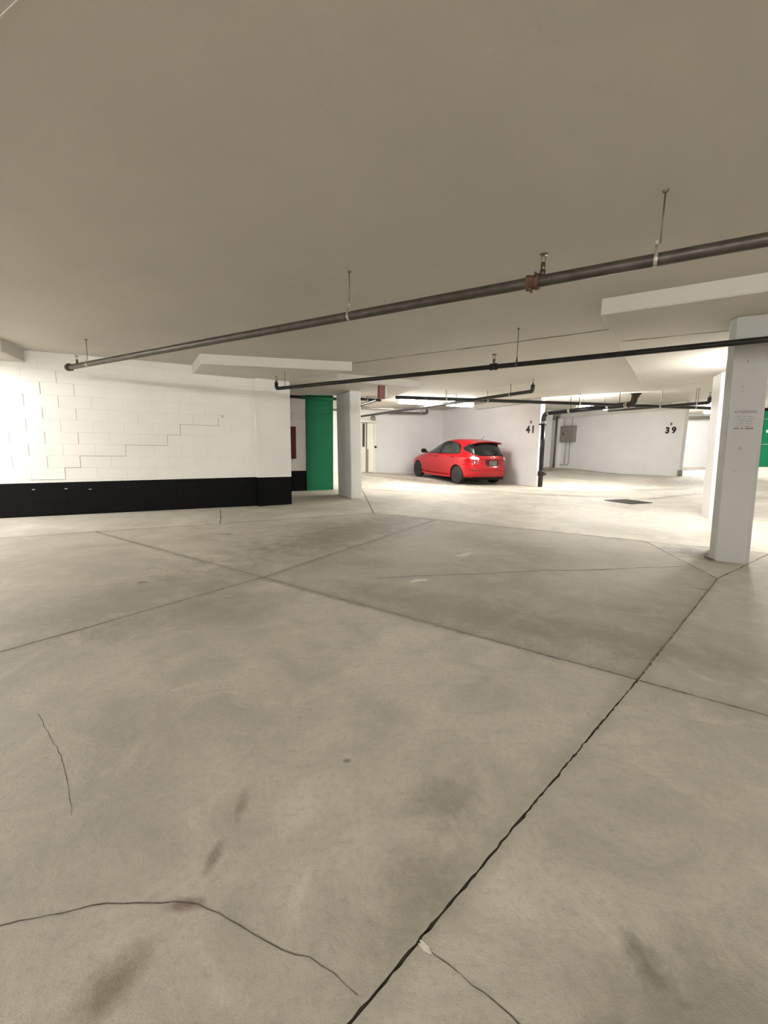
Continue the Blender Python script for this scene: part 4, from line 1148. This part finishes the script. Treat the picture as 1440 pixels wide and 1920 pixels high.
    for j in range(12):
        for i in range(5): F.append((j * 5 + i, j * 5 + (i + 1) % 5, (j + 1) * 5 + (i + 1) % 5, (j + 1) * 5 + i))
    F.append((0, 1, 2, 3, 4)); F.append((64, 63, 62, 61, 60))
    sp = mk('spoiler', V, F, 'car_red', root, True, org=(-0.4, 0, 1.4), local=True); sharp(sp, 40)
    pv, pf_ = tube([(-0.16, 0.0, 1.49), (-0.30, 0.0, 1.66)], [0.008, 0.005], 6); mk('antenna', pv, pf_, 'car_dark', root, True, org=(-0.16, 0, 1.49), local=True)
    pv, pf_ = tube([(-0.775, 0.0, 1.02), (-0.72, -0.25, 1.10), (-0.70, -0.38, 1.12)], 0.009, 6); mk('rear_wiper', pv, pf_, 'car_dark', root, True, org=(-0.77, 0, 1.0), local=True)
    pv, pf_ = tube([(-0.86, -0.45, 0.235), (-0.5, -0.45, 0.235)], 0.03, 10); mk('exhaust', pv, pf_, 'pipe', root, True, org=(-0.86, -0.45, 0.2), local=True)
    # wheels
    first = None
    for wx in (0.0, 2.6):
        for sgn in (1, -1):
            c_ = Vector((wx, 0.765 * sgn, 0.318))
            ax = (0, sgn, 0)
            tv, tf = lathe((0, 0, 0), ax, [(-0.09, 0.20), (-0.095, 0.27), (-0.08, 0.307), (-0.05, 0.318), (0.05, 0.318), (0.08, 0.307), (0.097, 0.27), (0.09, 0.215), (0.075, 0.205)], 32)
            wheel = mk('wheel', [Vector(v) + c_ for v in tv], tf, 'tyre', root, True, org=c_, local=True); sharp(wheel, 50)
            rv, rf = lathe((0, 0, 0), ax, [(0.078, 0.212), (0.088, 0.208), (0.085, 0.195), (0.05, 0.180), (0.045, 0.155), (0.07, 0.125), (0.075, 0.09), (0.055, 0.06), (0.07, 0.05), (0.085, 0.035), (0.088, 0.0)], 32)
            rim = mk('rim', rv, rf, 'rim', wheel, True, org=(0, 0, 0), local=True); sharp(rim, 40)
            for rad, yy in ((0.205, 0.090), (0.11, 0.078)):
                q_ = [Vector((rad * math.cos(t_), yy * sgn, rad * math.sin(t_))) for t_ in np.linspace(0, 2 * math.pi, 25)]
                lv_, lf_ = tube(q_, 0.008, 6); mk('rim_ring', lv_, lf_, 'rim_lip', wheel, True, org=(0, 0, 0), local=True)
            for k in range(5):
                a_ = 2 * math.pi * k / 5
                lv_, lf_ = lathe((0.052 * math.cos(a_) * 1.5, 0, 0.052 * math.sin(a_) * 1.5), ax, [(0.06, 0.011), (0.088, 0.011)], 6)
                mk('lug_nut', lv_, lf_, 'zinc', wheel, False, org=(0, 0, 0), local=True)
    return root
car = build_car()
CS = 1.07
car.scale = (CS, CS, CS)
rl = Vector((2.66, 15.40)); hd = Vector((-0.438, 0.899)); lf = Vector((-0.899, -0.438))
cpos = rl - lf * 0.80 * CS
car.location = (cpos.x, cpos.y, zf(cpos.x, cpos.y) + 0.0)
zr_ = zf(rl.x, rl.y); fr = rl + hd * 2.6; zf_ = zf(fr.x, fr.y)
car.location.z = (zf(cpos.x, cpos.y) + zr_) / 2
car.rotation_euler = Matrix.Rotation(math.atan2(hd.y, hd.x), 3, 'Z').to_euler()
car.rotation_euler = (Matrix.Rotation(math.atan2(hd.y, hd.x), 3, 'Z') @ Matrix.Rotation(-math.atan2(zf_ - zr_, 2.6), 3, 'Y')).to_euler()
tag(car, 'red five-door hatchback parked nose-in beside the wall numbered 41', 'car')
for o in COL.objects:
    if '_d' in o.keys(): del o['_d']
